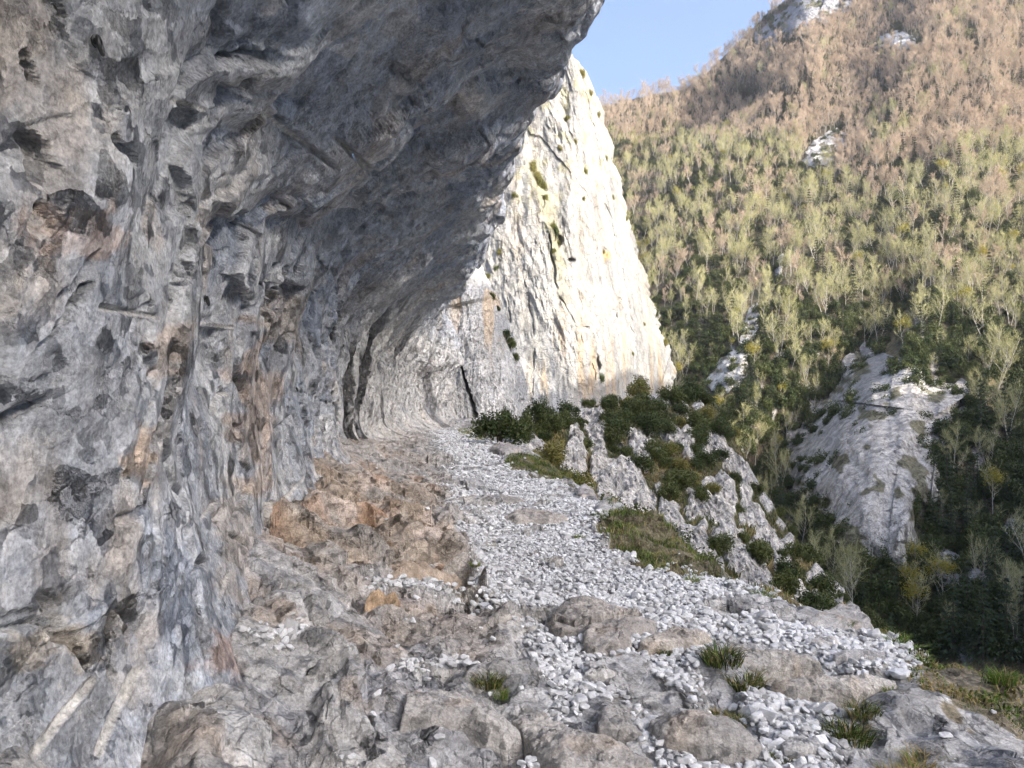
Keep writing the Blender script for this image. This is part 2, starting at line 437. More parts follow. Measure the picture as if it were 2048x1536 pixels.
def wall_piece(y0, y1, nt):
    ys = wall_stations(y0, y1)
    xf = smooth_interp(X_F, ys); xl = smooth_interp(X_L, ys) + 0.10 * noise(ys * 0.9, ys * 0 + 3.3, 5) + 0.06 * noise(ys * 2.7, ys * 0, 6)
    zl = smooth_interp(Z_L, ys) + 0.15 * noise(ys * 0.7, ys * 0 + 8.1, 9)
    far = sstep(7.5, 13, ys)
    # profile knots: (x, z) per station
    K = [
        (xf + 0.75 + .5 * far, 0 * ys - 0.35),
        (xf + 0.22 + .28 * far, 0 * ys + 0.05 + .08 * far),
        (xf, 0 * ys + 0.55),
        (xf - 0.10 - 0.1 * far, 0 * ys + 1.4),
        (xf + 0.0 - 0.1 * far, 0 * ys + 2.3),
        (xf + 0.32, 0 * ys + 3.15),
        (xf + 0.32 + 0.30 * (xl - xf - 0.32), 3.15 + 0.42 * (zl - 3.15)),
        (xf + 0.32 + 0.66 * (xl - xf - 0.32), 3.15 + 0.74 * (zl - 3.15)),
        (xl - 0.08, zl - 0.08),
        (xl + 0.12, zl + 0.35),
        (xl + 0.10, zl + 1.6),
        (xl - 0.6, zl + 7),
        (xl - 9, zl + 45),
    ]
    X = np.stack([np.broadcast_to(k[0], ys.shape) for k in K], -1); Z = np.stack([np.broadcast_to(k[1], ys.shape) for k in K], -1)
    tk = np.array([0, .67, 1.21, 2.07, 2.97, 3.88, 4.85, 5.97, 7.15, 7.63, 8.88, 14.3, 53.2])
    t_lip = tk[9]
    ts = np.concatenate([np.linspace(0, t_lip, nt), t_lip + (tk[10] - t_lip) * np.linspace(0, 1, nt // 12)[1:], tk[10] + (tk[12] - tk[10]) * np.linspace(0, 1, 24)[1:] ** 1.6])
    mX = np.gradient(X, tk, axis=1); mZ = np.gradient(Z, tk, axis=1)
    i = np.clip(np.searchsorted(tk, ts) - 1, 0, len(tk) - 2)
    h = (tk[i + 1] - tk[i])[None]; t = ((ts - tk[i]) / h[0])[None]
    def herm(v, m):
        return ((2*t**3 - 3*t**2 + 1) * v[:, i] + (t**3 - 2*t**2 + t) * h * m[:, i] + (-2*t**3 + 3*t**2) * v[:, i+1] + (t**3 - t**2) * h * m[:, i+1])
    PX, PZ = herm(X, mX), herm(Z, mZ)
    Yg = np.broadcast_to(ys[:, None], PX.shape); Tg = np.broadcast_to(ts[None], PX.shape)
    P = np.stack([PX, Yg, PZ], -1)
    N = grid_normals(P)
    mid = len(ts) // 4
    if N[len(ys) // 2, mid, 0] < 0: N = -N
    px, py = proj(P)
    near = np.clip(Yg, 1, 40)
    # large undulation and the step where the low near vault ends and the higher carved vault begins
    wob = fbm(Yg * 0.55, Tg * 0.45, 3, 21)
    hgt = 0.12 * wob
    ridge_y = 8.6 + 0.35 * (Tg - 4.5) + 0.5 * noise(Tg * 1.1, Yg * 0.3, 31)
    vault = sstep(2.5, 3.7, Tg) * (1 - sstep(7.0, 8.3, Tg))
    hgt = hgt - 0.55 * sstep(0.0, 0.28, Yg - ridge_y) * vault * (1 - 0.6 * sstep(12, 20, Yg)) + 0.16 * np.exp(-((Yg - ridge_y + 0.4) / 0.6) ** 2) * vault
    for yy, dd, w in ((11.6, 0.22, .22), (14.4, 0.3, .25), (18.3, 0.3, .3), (23.5, 0.35, .4), (28.5, .35, .5)):
        r = yy + 0.3 * (Tg - 4.5) + 0.8 * noise(Tg * 0.9, Yg * 0.2, int(yy * 3))
        hgt = hgt + dd * (np.exp(-((Yg - r + .45) / .7) ** 2) - np.exp(-((Yg - r - .4) / .6) ** 2)) * vault * 0.8
    # vertical flutes on the deeper wall
    fl = sstep(9, 13, Yg) * (1 - sstep(3.6, 5.2, Tg)) * sstep(0.4, 1.2, Tg)
    u = np.log(np.maximum(Yg, 1)) * 7.0 - .32 - 0.05 * (Tg - 2.0) ** 2 + 0.16 * noise(Yg * 0.5, Tg * 0.9, 41)
    cell = np.floor(u); saw = u - cell
    rr = hsh(cell.astype(np.int32), (cell * 0).astype(np.int32), 77)
    dark = (cell >= 18) & (cell <= 20)
    rr = np.where(dark, 1.0, rr * .6)
    hgt = hgt - fl * (0.04 + 0.17 * rr) * np.clip((1 - saw) * 3.4, 0, 1) * saw * 1.7
    u2 = u * 3.3 + .5 * noise(Yg * .8, Tg * .5, 47); s2 = u2 - np.floor(u2); r2 = hsh(np.floor(u2).astype(np.int32), (u2 * 0).astype(np.int32), 78)
    hgt = hgt - fl * (.05 + .12 * r2) * np.clip((1 - s2) * 3.4, 0, 1) * s2 * 1.7
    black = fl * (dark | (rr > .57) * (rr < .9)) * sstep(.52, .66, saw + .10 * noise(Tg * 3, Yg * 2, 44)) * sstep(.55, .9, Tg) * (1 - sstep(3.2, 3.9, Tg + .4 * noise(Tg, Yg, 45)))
    hbase = hgt.copy()
    # facets of three sizes, stretched along the bedding which leans away from the camera
    wx = 0.12 * fbm(Yg * 1.6, Tg * 1.3, 2, 51); wy = 0.12 * fbm(Yg * 1.6, Tg * 1.3, 2, 61)
    lean = 0.28 + 0.25 * sstep(3.0, 4.2, Tg)
    a = Yg - lean * Tg + wx; bq = Tg + wy
    f1, id1, e1 = facet(a / 0.9, bq / 1.0, 101, 0.4, (-0.3, -0.15))
    g1, ig1 = env(a / 0.85 + 3, bq / 0.75, 105, 0.7, (-.3, -.1))
    f2, id2 = env(a / 0.36 + 7, bq / 0.33, 111, .8, (-0.35, -0.2))
    f3, id3 = env(a / 0.13, bq / 0.115, 121, .8, (-0.3, -0.1), .4, True)
    up = sstep(1.4, 3.4, Tg)                              # rougher overhead, smoother low on the wall
    lip = sstep(7.4, 8.6, Tg)
    calm = sstep(0.25, 0.6, id1)
    calm = calm * (0.35 + 0.65 * sstep(-0.25, 0.2, fbm(Yg * 0.8, Tg * 0.8, 2, 71)))
    near_low = (1 - sstep(5.5, 9, Yg)) * (1 - sstep(1.6, 2.8, Tg))
    amp = (0.55 + 0.25 * up) * (1 - 0.5 * near_low)
    hgt = hgt + amp * (0.07 * f1 + 0.20 * g1 + (0.25 + 0.75 * calm) * (0.13 * f2 + 0.048 * f3))
    f4, id4 = env(a / 0.05, bq / 0.045, 131, 0.7, (-0.3, 0))
    hgt = hgt + 0.012 * f4 * (1 - sstep(5, 9, Yg)) * (0.3 + 0.7 * calm)
    hgt = hgt + 0.018 * ridged(a * 2.0, bq * 2.2, 5, 81, .6) * amp * (.3 + .7 * calm)
    # cracks along some facet borders
    ck = sstep(0.52, 0.68, fbm(Yg * 0.9, Tg * 0.7, 2, 91) + 0.5)
    hgt = hgt - 0.05 * (1 - sstep(0.0, 0.07, e1)) * ck
    # hollows, seen on the rock as dark recesses
    def pit(x, y, rx, ry, ang, depth):
        soft = depth >= .25 and x > 620
        c, s = math.cos(rad(ang)), math.sin(rad(ang))
        R = 1.8 * max(rx, ry)
        k = (abs(px - x) < R) & (abs(py - y) < R) & (Yg > 1)
        kx, ky = px[k], py[k]
        j = 0.5 * fbm(kx / (rx + ry) * 1.7, ky / (rx + ry) * 1.7, 3, int(x + y)) + (0 if soft else 0.8 * (id2[k] - .5) + 0.45 * (id3[k] - .5))
        dx, dy = kx - x, ky - y
        uu, vv = (dx * c + dy * s) / rx, (-dx * s + dy * c) / ry
        q = np.hypot(uu, vv) + j if soft else .8 * (abs(uu) + abs(vv)) + j
        depth = depth * (1 if soft else np.clip(.75 - .5 * uu - .35 * vv, .1, 1.3))
        hgt[k] -= (1 if soft else .65) * depth * (1 - sstep(0.5 if soft else 0.8, 1.1 if soft else 1.0, q)) * (1 if soft else 0.6 + 0.8 * id3[k])
    for p in ((62, 150, 14, 45, -15, .09), (35, 330, 35, 55, 10, .10), (210, 295, 42, 22, 40, .07), (20, 430, 26, 40, 0, .09),
              (70, 600, 22, 85, 25, .07), (395, 548, 20, 45, 5, .14), (545, 610, 26, 62, 18, .3), (375, 265, 70, 42, 20, .10), 
              (470, 75, 16, 34, 20, .05), (515, 180, 25, 70, 35, .16), (240, 745, 16, 34, 10, .06), (230, 1030, 40, 14, -25, .06), (60, 750, 28, 40, 0, .04),
              (60, 1230, 60, 14, -10, .05), (205, 960, 10, 20, 0, .06), (430, 870, 8, 20, 10, .05), (120, 40, 8, 70, -12, .05),
              (270, 890, 20, 26, 20, .06), (415, 700, 9, 18, 0, .05), (820, 130, 24, 18, -30, .14), (830, 230, 22, 40, 20, .16), (790, 300, 16, 34, 10, .12), (1060, 80, 26, 14, -10, .12)):
        pit(*p)
    # open joints
    jpx = px + 6 * noise(px * .03, py * .03, 3)
    for pts, w, dp in (([(28, 1255), (90, 1240), (150, 1290), (180, 1330)], 9, .05), ([(215, 1140), (222, 1215), (262, 1262), (285, 1330)], 5, .045),
                       ([(213, 1215), (218, 1290), (230, 1350)], 6, .05), ([(90, 1190), (130, 1260), (165, 1300)], 10, .07), ([(365, 1200), (382, 1280)], 5, .03),
                       ([(470, 230), (520, 190), (575, 90), (600, 10)], 9, .10), ([(345, 520), (300, 640), (265, 720), (220, 920)], 5, .05),
                       ([(480, 850), (500, 960), (470, 1040)], 5, .05), ([(760, 1240), (745, 1000)], 3, .02), ([(110, 560), (60, 650), (20, 690)], 8, .07)):
        d = poly_dist(jpx, py, pts)
        hgt = hgt - dp * (1 - sstep(0.2, 1.0, d / w)) * (Yg > 1)
    # half bores left by the drills: straight pale grooves
    bore_m = np.zeros(px.shape); BORES = [((135, 607), (268, 627), 8.5), ((396, 654), (488, 658), 6), ((548, 236), (640, 312), 7), ((668, 274), (736, 332), 7), ((328, 196), (440, 232), 8),
             ((186, 1362), (66, 1540), 15), ((265, 1344), (212, 1500), 14), ((456, 1148), (434, 1196), 6), ((591, 958), (575, 1000), 4), ((440, 1005), (415, 1036), 5)]
    for (p0, p1, w) in BORES:
        w = w * .68
        d, tt = seg_dist(px, py, p0, p1)
        wm = w * np.maximum(Yg, 1) / FPX                 # groove half width in metres
        q = np.clip(d / w, 0, 1)
        inside = (d < w * 1.25) & (Yg > 1.0) & (Tg < 9)
        cut = np.sqrt(np.maximum(1 - q * q, 0)) * wm * 1.3
        flat = hbase
        k = (1 - sstep(1.0, 1.7, d / w)) * (Yg > 1.0) * (Tg < 9)
        hgt = hgt * (1 - 0.8 * k) + 0.8 * k * flat - np.where(inside, cut, 0)
        bore_m = np.maximum(bore_m, (1 - sstep(0.8, 1.15, d / w)) * (Yg > 1.0) * (Tg < 9))
    hgt = np.where(Tg > 9.2, hgt * 2.0, hgt)
    hgt = blur(hgt)
    P = P + N * hgt[..., None]
    # colour patches
    C = np.zeros(P.shape) + np.array([0.35, 0.357, 0.37])
    big = fbm(Yg * 0.7, Tg * 0.5, 4, 201)
    C = mixc(C, (0.31, 0.335, 0.375), sstep(0.45, 0.9, id1) * 0.8)
    C = mixc(C, (0.45, 0.44, 0.42), sstep(0.05, 0.5, big) * 0.6)
    C = mixc(C, (0.24, 0.24, 0.235), sstep(0.15, 0.6, -big) * 0.55 * (0.4 + 0.6 * sstep(.3, .8, id2)))
    tan = fbm(Yg * 1.3 + 4, Tg * 0.8, 4, 221)
    C = mixc(C, (0.43, 0.355, 0.28), sstep(0.2, 0.6, tan) * (0.35 + 0.25 * (id2 > .5)))
    C = mixc(C, (0.42, 0.33, 0.25), (1 - sstep(0.3, 1.6, Tg)) * sstep(3.8, 5, Yg) * 0.7 * sstep(-.4, .3, tan + .2))
    C = mixc(C, (0.52, 0.50, 0.47), sstep(0.80, 0.92, id2) * 0.6)
    C = mixc(C, (0.20, 0.19, 0.185), sstep(0.86, 0.95, id3) * 0.35 + sstep(0.9, 0.97, hsh((id2 * 9999).astype(np.int32), (id2 * 0).astype(np.int32), 4)) * 0.35)
    farw = sstep(12, 22, Yg) * (1 - sstep(4.2, 5.5, Tg))
    C = mixc(C, (0.50, 0.46, 0.40), farw * 0.65)
    C = mixc(C, (0.075, 0.07, 0.07), farw * 0.75 * sstep(0.25, 0.5, fbm(np.log(np.maximum(Yg, 1)) * 16 + .25 * Tg, Tg * 0.35, 3, 241)))
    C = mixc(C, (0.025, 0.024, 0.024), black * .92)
    # rust and ochre stains
    stn = 0.7 * fbm(px * 0.02, py * 0.02, 4, 77)
    for x, y, rx, ry, cc, k in ((450, 1325, 85, 50, (0.38, 0.235, 0.165), .6), (90, 450, 110, 60, (0.40, 0.27, 0.19), .55), (235, 915, 40, 60, (0.50, 0.36, 0.24), .7), (290, 450, 20, 60, (.45, .33, .22), .3),
                                (520, 830, 40, 170, (0.43, 0.31, 0.22), .6), (290, 690, 50, 60, (.4, .31, .24), .6), (120, 1290, 110, 40, (.45, .36, .25), .5), (560, 640, 40, 60, (.42, .34, .26), .5), (470, 1080, 40, 150, (.46, .38, .3), .5)):
        q = np.hypot((px - x) / rx, (py - y) / ry) + stn
        C = mixc(C, cc, (1 - sstep(0.5, 1.15, q)) * k * (Yg > 1))
    C = mixc(C, (0.50, 0.465, 0.41), bore_m * 0.8)
    streak = fbm(Yg * 7 - 1.5 * Tg, Tg * 0.9, 3, 261)
    C = mixc(C, (0.54, 0.53, 0.52), sstep(0.3, 0.7, streak) * 0.4)
    C = mixc(C, (0.40, 0.40, 0.41), lip * 0.4)
    C = C * (1 + .34 * sstep(3.2, 4.8, Tg))[..., None]  # underside coloured lighter in place of fill light that does not reach it
    C = C * (1 + 0.16 * (id2 - 0.5) + 0.12 * (id3 - .5))[..., None]
    C = C * (np.array([.965, 1.0, 1.04]) * 1.13)
    C = np.concatenate([C, 1 - .85 * bore_m[..., None]], -1)
    return P, C

def build_wall():
    Vs, Fs, Cs, n = [], [], [], 0
    for y0, y1, nt in ((-6, 1.9, 120), (1.9, 6.0, 920), (6.0, 14.0, 520), (14.0, 41.0, 320)):
        P, C = wall_piece(y0 - (.02 if y0 > 0 else 0), y1, nt)
        Vs.append(P.reshape(-1, 3)); Cs.append(C.reshape(-1, 4)); Fs.append(grid_faces(*P.shape[:2]) + n); n += P.shape[0] * P.shape[1]
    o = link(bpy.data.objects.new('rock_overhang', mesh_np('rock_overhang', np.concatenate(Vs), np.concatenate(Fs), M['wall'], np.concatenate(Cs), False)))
    tag(o, 'grey limestone wall curving into the overhang above the path', kind='structure')
build_wall()

# ------------------------------------------------------------------ path: bedrock with ledges, gravel bed, outer edge
X_E = [(1.5, 3.2), (3.3, 2.95), (4.2, 2.85), (5.4, 2.7), (6.35, 2.4), (7.7, 2.05), (9.9, 1.95), (12.4, 1.4), (14.6, 1.25), (22.5, .6), (27.5, .35), (33, .4), (41, 1.5)]
X_G = [(1.5, 0.2), (3.3, 0.05), (5, -.15), (6.9, -.35), (9.5, -.7), (14, -1.25), (20, -2.1), (30, -3.3), (41, -3.6)]

def base_z(x, y):
    """Smooth ground level before rock relief."""
    x = np.asarray(x, float); y = np.asarray(y, float)
    xf = smooth_interp(X_F, y); xg = smooth_interp(X_G, y); xe = smooth_interp(X_E, y)
    s = np.clip((xg - x) / (xg - xf), 0, 1.4)
    z = 0.46 * s ** 1.35 * (1 - 0.5 * sstep(14, 26, y))
    o = np.maximum(x - xe, 0)
    z = z - 0.8 * o - 0.55 * o * o * (o < 2.5) - np.where(o >= 2.5, 0.55 * 6.25 + 2.0 * (o - 2.5), 0)
    z = z - 0.10 * sstep(-0.9, 0.0, x - xe)
    return z

def ray_ground(px, py, lift=0.0):
    px = np.asarray(px, float); py = np.asarray(py, float)
    z = np.zeros(px.shape) + lift
    for _ in range(14):
        d = np.clip((EYE - z) * FPX / np.maximum(py - HY, 8), 1.2, 60)
        x = (px - CX) / FPX * d
        z = 0.5 * z + 0.5 * (np.maximum(base_z(x, d), -0.6) + lift)
    return x, d

GRAVEL = [
    [(868, 862), (945, 866), (985, 892), (1012, 930), (1060, 958), (1130, 980), (1195, 1008), (1215, 1040), (1180, 1062), (1200, 1090), (1262, 1108), (1290, 1128), (1340, 1140), (1430, 1150), (1500, 1185),
     (1600, 1210), (1640, 1255), (1700, 1275), (1800, 1290), (1850, 1312), (1800, 1345), (1700, 1335), (1600, 1300), (1520, 1285), (1450, 1285), (1410, 1300), (1380, 1330), (1410, 1360), (1400, 1400), (1330, 1370), (1290, 1400), (1310, 1450), (1360, 1490), (1420, 1520), (1540, 1500),
     (1500, 1440), (1470, 1395), (1500, 1362), (1560, 1372), (1650, 1400), (1690, 1400), (1680, 1440), (1670, 1470), (1690, 1545), (1330, 1545), (1280, 1470), (1240, 1400), (1180, 1390), (1140, 1440), (1110, 1430), (1120, 1400), (1080, 1350), (1075, 1300), (1030, 1250), (1045, 1220), (980, 1205), (940, 1185), (960, 1150), (930, 1100),
     (905, 1060), (930, 1045), (1000, 1030), (900, 1018), (890, 990), (920, 975), (890, 950), (900, 920), (880, 890)],
    [(780, 1310), (880, 1318), (940, 1312), (950, 1325), (880, 1335), (800, 1325)],
    [(500, 1245), (560, 1255), (640, 1258), (640, 1272), (520, 1268)],
    [(720, 1185), (800, 1180), (900, 1175), (950, 1190), (900, 1200), (760, 1195)],
    [(1060, 1500), (1140, 1500), (1160, 1545), (1000, 1545)],
]
GRASS_MOUND = [(1186, 1028), (1265, 1026), (1319, 1030), (1365, 1060), (1412, 1092), (1442, 1120), (1452, 1148), (1390, 1156), (1307, 1138), (1257, 1109), (1211, 1080), (1190, 1055)]
GRASS_STRIP = [(1012, 916), (1066, 910), (1110, 924), (1156, 946), (1156, 968), (1099, 958), (1049, 946), (1016, 932)]
GRASS_FAR = [(914, 860), (954, 856), (978, 880), (936, 880)]
GRASS_RIM = [(1500, 1176), (1560, 1180), (1650, 1190), (1668, 1206), (1600, 1206), (1520, 1192)]
DRY_PATCH = [(1827, 1312), (1873, 1302), (1932, 1314), (1990, 1337), (2090, 1380), (2090, 1490), (1990, 1460), (1912, 1436), (1858, 1394), (1835, 1362)]

def ground_eval(X, Y, colours=True):
    """Ground level (and rock colours) at any points of the path."""
    Z = base_z(X, Y)
    P0 = np.stack([X, Y, np.maximum(Z, -0.4)], -1)
    px, py = proj(P0)
    jx = 15 * fbm(X * 2.6, Y * 2.6, 3, 301); jy = 7 * fbm(X * 3.1 + 9, Y * 3.1, 3, 302)
    bare = fbm(X * .95 + 2, Y * .75, 3, 305) > -.50
    g = np.zeros(X.shape)
    offs = ((0, 0), (15, 0), (-15, 0), (0, 9), (0, -9))
    for ox, oy in offs:
        gi = np.zeros(X.shape, bool)
        for poly in GRAVEL: gi |= in_poly(px + jx + ox, py + jy + oy, poly)
        g += (gi & bare) / len(offs)
    out = sstep(0.0, 0.7, X - smooth_interp(X_E, Y))
    rock = 1 - g
    # long plates striking down to the right in the foreground, ledges across the path further up
    left = sstep(0.4, -0.4, X - smooth_interp(X_G, Y))
    wx = 0.22 * fbm(X * 1.3, Y * 1.3, 3, 311); wy = 0.22 * fbm(X * 1.3, Y * 1.3, 3, 312)
    c, s = 0.62, -0.78
    fore = 1 - sstep(4.2, 5.6, Y + 0.5 * X)
    al = (X + wx) * c + (Y + wy) * s; ac = (X + wx) * 0.78 + (Y + wy) * 0.62
    fA1, iA1 = env(al / 0.95, ac / 0.36, 321, 0.5, (0.1, 0.4))
    fA2, iA2 = env(al / 0.32 + .4 * fA1, ac / 0.15, 331, 0.6, (0.1, 0.4))
    bl = (X + wx) * 0.85 + (Y + wy) * 0.5; bc = -(X + wx) * 0.5 + (Y + wy) * 0.85
    fB1, iB1 = env(bl / 0.75, bc / 0.42, 341, 0.5, (0.2, -0.4))
    fB2, iB2 = env(bl / 0.24 + .4 * fB1, bc / 0.18, 351, 0.6, (0.2, -0.4))
    fC, iC = env(X / 0.075, Y / 0.09 + .5 * fA2, 361, 0.6)
    hA = 0.40 * fA1 + 0.14 * fA2 + 0.018 * ridged(al * 1.8, ac * 4.5, 4, 323, .6)
    st = bc / 1.05 + 0.5 * noise(X * 0.9, Y * 0.9, 371)
    saw = st - np.floor(st)
    led = np.where(saw < 0.10, saw / 0.10, 1 - (saw - 0.10) / 0.90)
    hB = 0.38 * fB1 + 0.15 * fB2 + 0.018 * ridged(bl * 2.5, bc * 4, 4, 343, .6) + 0.27 * (led - 0.4) * (1 - sstep(9, 14, Y))
    fade = 1 - 0.25 * sstep(14, 26, Y)
    h = fore * hA + (1 - fore) * hB * fade + 0.03 * fC * (1 - sstep(8, 14, Y)) + 0.03 * fbm(X * 3.5, Y * 3.5, 4, 381)
    right = np.maximum(sstep(0.9, 2.2, X), .72 * sstep(-.15, .5, X - smooth_interp(X_G, Y))) * (1 - .5 * sstep(8, 10, Y))
    soft = 0.07 * fbm(X * 1.6 + 0.5 * Y, Y * 1.6, 4, 391) + 0.02 * fA2 + 0.02 * fB2
    h = h * (1 - 0.75 * right) + (soft - .035) * right
    gr = 0.03 * fbm(X * 1.5, Y * 1.5, 3, 395) - 0.015 + .13 * left * (1 - fore)
    Z = Z + np.where(out > 0, 1, 1) * (h * rock + gr * g) + out * 0.35 * fbm(X * 0.8, Y * 0.8, 4, 399)
    if not colours: return Z, g
    P = np.stack([X, Y, Z], -1)
    # colours
    C = np.zeros(P.shape) + np.array([0.36, 0.35, 0.335])
    big = fbm(X * 0.9, Y * 0.9, 4, 401)
    C = mixc(C, (0.48, 0.465, 0.44), sstep(0.0, 0.5, big) * 0.6)
    C = mixc(C, (0.30, 0.295, 0.29), sstep(0.1, 0.5, -big) * 0.5)
    idm = np.where(fore > 0.5, iA1, iB1); idn = np.where(fore > 0.5, iA2, iB2)
    brown = left * (1 - fore) * (1 - 0.6 * sstep(10, 16, Y))
    C = mixc(C, (0.38, 0.295, 0.21), brown * (0.25 + 0.5 * sstep(.2, .8, idm)))
    C = mixc(C, (0.36, 0.21, 0.115), brown * sstep(0.62, 0.85, idn + 0.3 * big) * 0.75)
    C = mixc(C, (0.34, 0.345, 0.365), fore * sstep(.4, .9, idm) * 0.6)
    C = mixc(C, (0.36, 0.27, 0.19), fore * left * sstep(.1, .6, fbm(X * 1.7, Y * 1.7, 3, 411)) * 0.45)
    C = mixc(C, (0.56, 0.55, 0.53), sstep(0.75, 0.95, idn) * 0.45)
    C = C * (1 + 0.25 * (idn - 0.5) + .15 * (iC - .5))[..., None]
    fines = mixc(np.zeros(P.shape) + np.array([0.46, 0.46, 0.455]), (0.36, 0.34, 0.30), sstep(0, .5, fbm(X * 2.3, Y * 2.3, 3, 421)))
    C = C * rock[..., None] + fines * g[..., None]
    # soil under the grass
    for poly, cc in ((GRASS_MOUND, (0.12, 0.10, 0.05)), (GRASS_STRIP, (0.10, 0.09, 0.05)), (GRASS_RIM, (.13, .11, .06)), (DRY_PATCH, (0.20, 0.165, 0.105)), (GRASS_FAR, (.12, .11, .06))):
        C = mixc(C, cc, in_poly(px + 2 * jx, py + 2 * jy, poly) * 0.9)
    veg = sstep(-0.15, 0.25, fbm(X * 1.1, Y * 1.1, 4, 431) - .05)
    C = mixc(C, (0.12, 0.11, 0.055), out * veg)
    C = C * np.array([.985, 1.0, 1.02])
    return P, C

def build_ground():
    Vs, Fs, Cs, n = [], [], [], 0
    for y0, y1, nx, ne in ((1.2, 7.0, 560, 50), (7.0, 15.0, 350, 40), (15.0, 41.0, 200, 36)):
        ys = [y0]
        while ys[-1] < y1:
            y = ys[-1]; ys.append(y + max(min(0.0016 * y * y, 0.0046 * y), 0.009))
        ys[-1] = y1; ys = np.array(ys)
        ws = np.concatenate([np.linspace(0, 0.80, nx), np.linspace(0.80, 1, ne)[1:]])[None]
        xf = smooth_interp(X_F, ys)[:, None] - 0.35; xe = smooth_interp(X_E, ys)[:, None]
        X = np.where(ws < 0.8, xf + (xe - xf) * (ws / 0.8), xe + 5.0 * ((np.maximum(ws, .8) - 0.8) / 0.2) ** 1.3)
        Y = np.broadcast_to(ys[:, None], X.shape)
        P, C = ground_eval(X, Y)
        Vs.append(P.reshape(-1, 3)); Cs.append(C.reshape(-1, 3)); Fs.append(grid_faces(*P.shape[:2], flip=True) + n); n += P.shape[0] * P.shape[1]
    o = link(bpy.data.objects.new('path', mesh_np('path', np.concatenate(Vs), np.concatenate(Fs), M['ground'], np.concatenate(Cs), False)))
    tag(o, 'rocky mountain path of bare bedrock ledges', kind='structure')
build_ground()

def ground_z(x, y):
    a = np.atleast_1d(np.asarray(x, float)); b = np.atleast_1d(np.asarray(y, float))
    z = ground_eval(a, b, False)[0]
    return z if np.ndim(x) else float(z[0])

def gravel_at(x, y):
    return ground_eval(x, y, False)[1]

# ------------------------------------------------------------------ far mountainside (depth from the slope's own run-out, coarse table in photo columns and rows)
D_COLS = np.array([800, 1200, 1400, 1600, 1800, 2048, 2600], float)
D_ROWS = np.array([-700, 0, 200, 400, 700, 900, 1150, 1650], float)
D_TAB = np.array([
    [900, 880, 800, 700, 640, 600, 560],
    [760, 720, 620, 520, 460, 420, 390],
    [640, 580, 490, 420, 380, 350, 330],
    [440, 400, 345, 315, 295, 275, 260],
    [290, 262, 232, 212, 198, 186, 178],
    [240, 214, 188, 170, 158, 148, 140],
    [185, 165, 148, 134, 124, 116, 110],
    [140, 128, 114, 102, 94, 88, 84]], float)
SKYLINE = [(700, 260), (1000, 232), (1200, 213), (1300, 190), (1390, 165), (1430, 130), (1460, 100), (1500, 62), (1560, 8), (1650, -40), (1750, -60), (2048, -80), (2600, -60)]

def mtn_depth(px, py):
    px = np.asarray(px, float); py = np.asarray(py, float)
    fi = np.interp(py, D_ROWS, np.arange(len(D_ROWS))); fj = np.interp(px, D_COLS, np.arange(len(D_COLS)))
    i = np.clip(fi.astype(int), 0, len(D_ROWS) - 2); j = np.clip(fj.astype(int), 0, len(D_COLS) - 2)
    u = fi - i; v = fj - j
    T = np.log(D_TAB)
    d = np.exp((T[i, j] * (1 - v) + T[i, j + 1] * v) * (1 - u) + (T[i + 1, j] * (1 - v) + T[i + 1, j + 1] * v) * u)
    # gullies and spurs running down the slope
    q = px * 0.0045 + py * 0.0018
    d = d * (1 + 0.045 * fbm(q * 1.0, py * 0.0016, 3, 501) + 0.012 * fbm(px * 0.012, py * 0.008, 3, 511))
    dg, t = seg_dist(px, py, (1180, 372), (1500, 215))
    d = d * (1 + 0.10 * np.exp(-(dg / 40) ** 2))
    dg, t = seg_dist(px, py, (1500, 1000), (1790, 600))
    d = d * (1 + 0.10 * np.exp(-(dg / 50) ** 2))
    return d

def build_mountain():
    pxs = np.concatenate([np.linspace(760, 1100, 40), np.linspace(1100, 2100, 230)[1:], np.linspace(2100, 2600, 50)[1:]])
    v = np.linspace(0, 1, 260)
    top = smooth_interp(SKYLINE, pxs)
    PX = np.broadcast_to(pxs[:, None], (len(pxs), len(v)))
    PY = top[:, None] + (1650 - top)[:, None] * v[None]
    D = mtn_depth(PX, PY)
    P = unproj(PX, PY, D)
    # behind the skyline the ridge rolls over and falls away
    back = [P[:, :1] + np.array([0, k, -0.35 * k - 0.002 * k * k]) for k in (120., 60., 25., 8.)]
    P = np.concatenate(back + [P], 1)
    PXb = np.concatenate([PX[:, :4], PX], 1); PYb = np.concatenate([PY[:, :1]] * 4 + [PY], 1)
    C = np.zeros(P.shape) + np.array([0.135, 0.11, 0.075])
    n = fbm(PXb * 0.02, PYb * 0.03, 4, 521)
    C = mixc(C, (0.09, 0.09, 0.045), sstep(-.1, .4, n) * .8)
    C = mixc(C, (0.20, 0.16, 0.09), sstep(.2, .6, -n))
    low = sstep(560, 760, PYb)
    n2 = fbm(PXb * 0.035, PYb * 0.012, 4, 531)
    C = mixc(C, (0.34, 0.33, 0.33), low * sstep(0.3, 0.5, n2) * 0.8)
    # bare grassy chutes
    for pts, w in (([(1800, 560), (1790, 660), (1740, 700)], 35), ([(1730, 1000), (1690, 1180), (1740, 1250)], 30), ([(1960, 740), (2040, 700)], 30)):
        d = poly_dist(PXb, PYb, pts)
        C = mixc(C, (0.21, 0.165, 0.085), 1 - sstep(0.5, 1.1, d / w + .4 * n))
    o = grid_obj('mountainside', P, M['soil'], C, flip=True)
    tag(o, 'wooded mountainside across the gorge', kind='structure')

build_mountain()

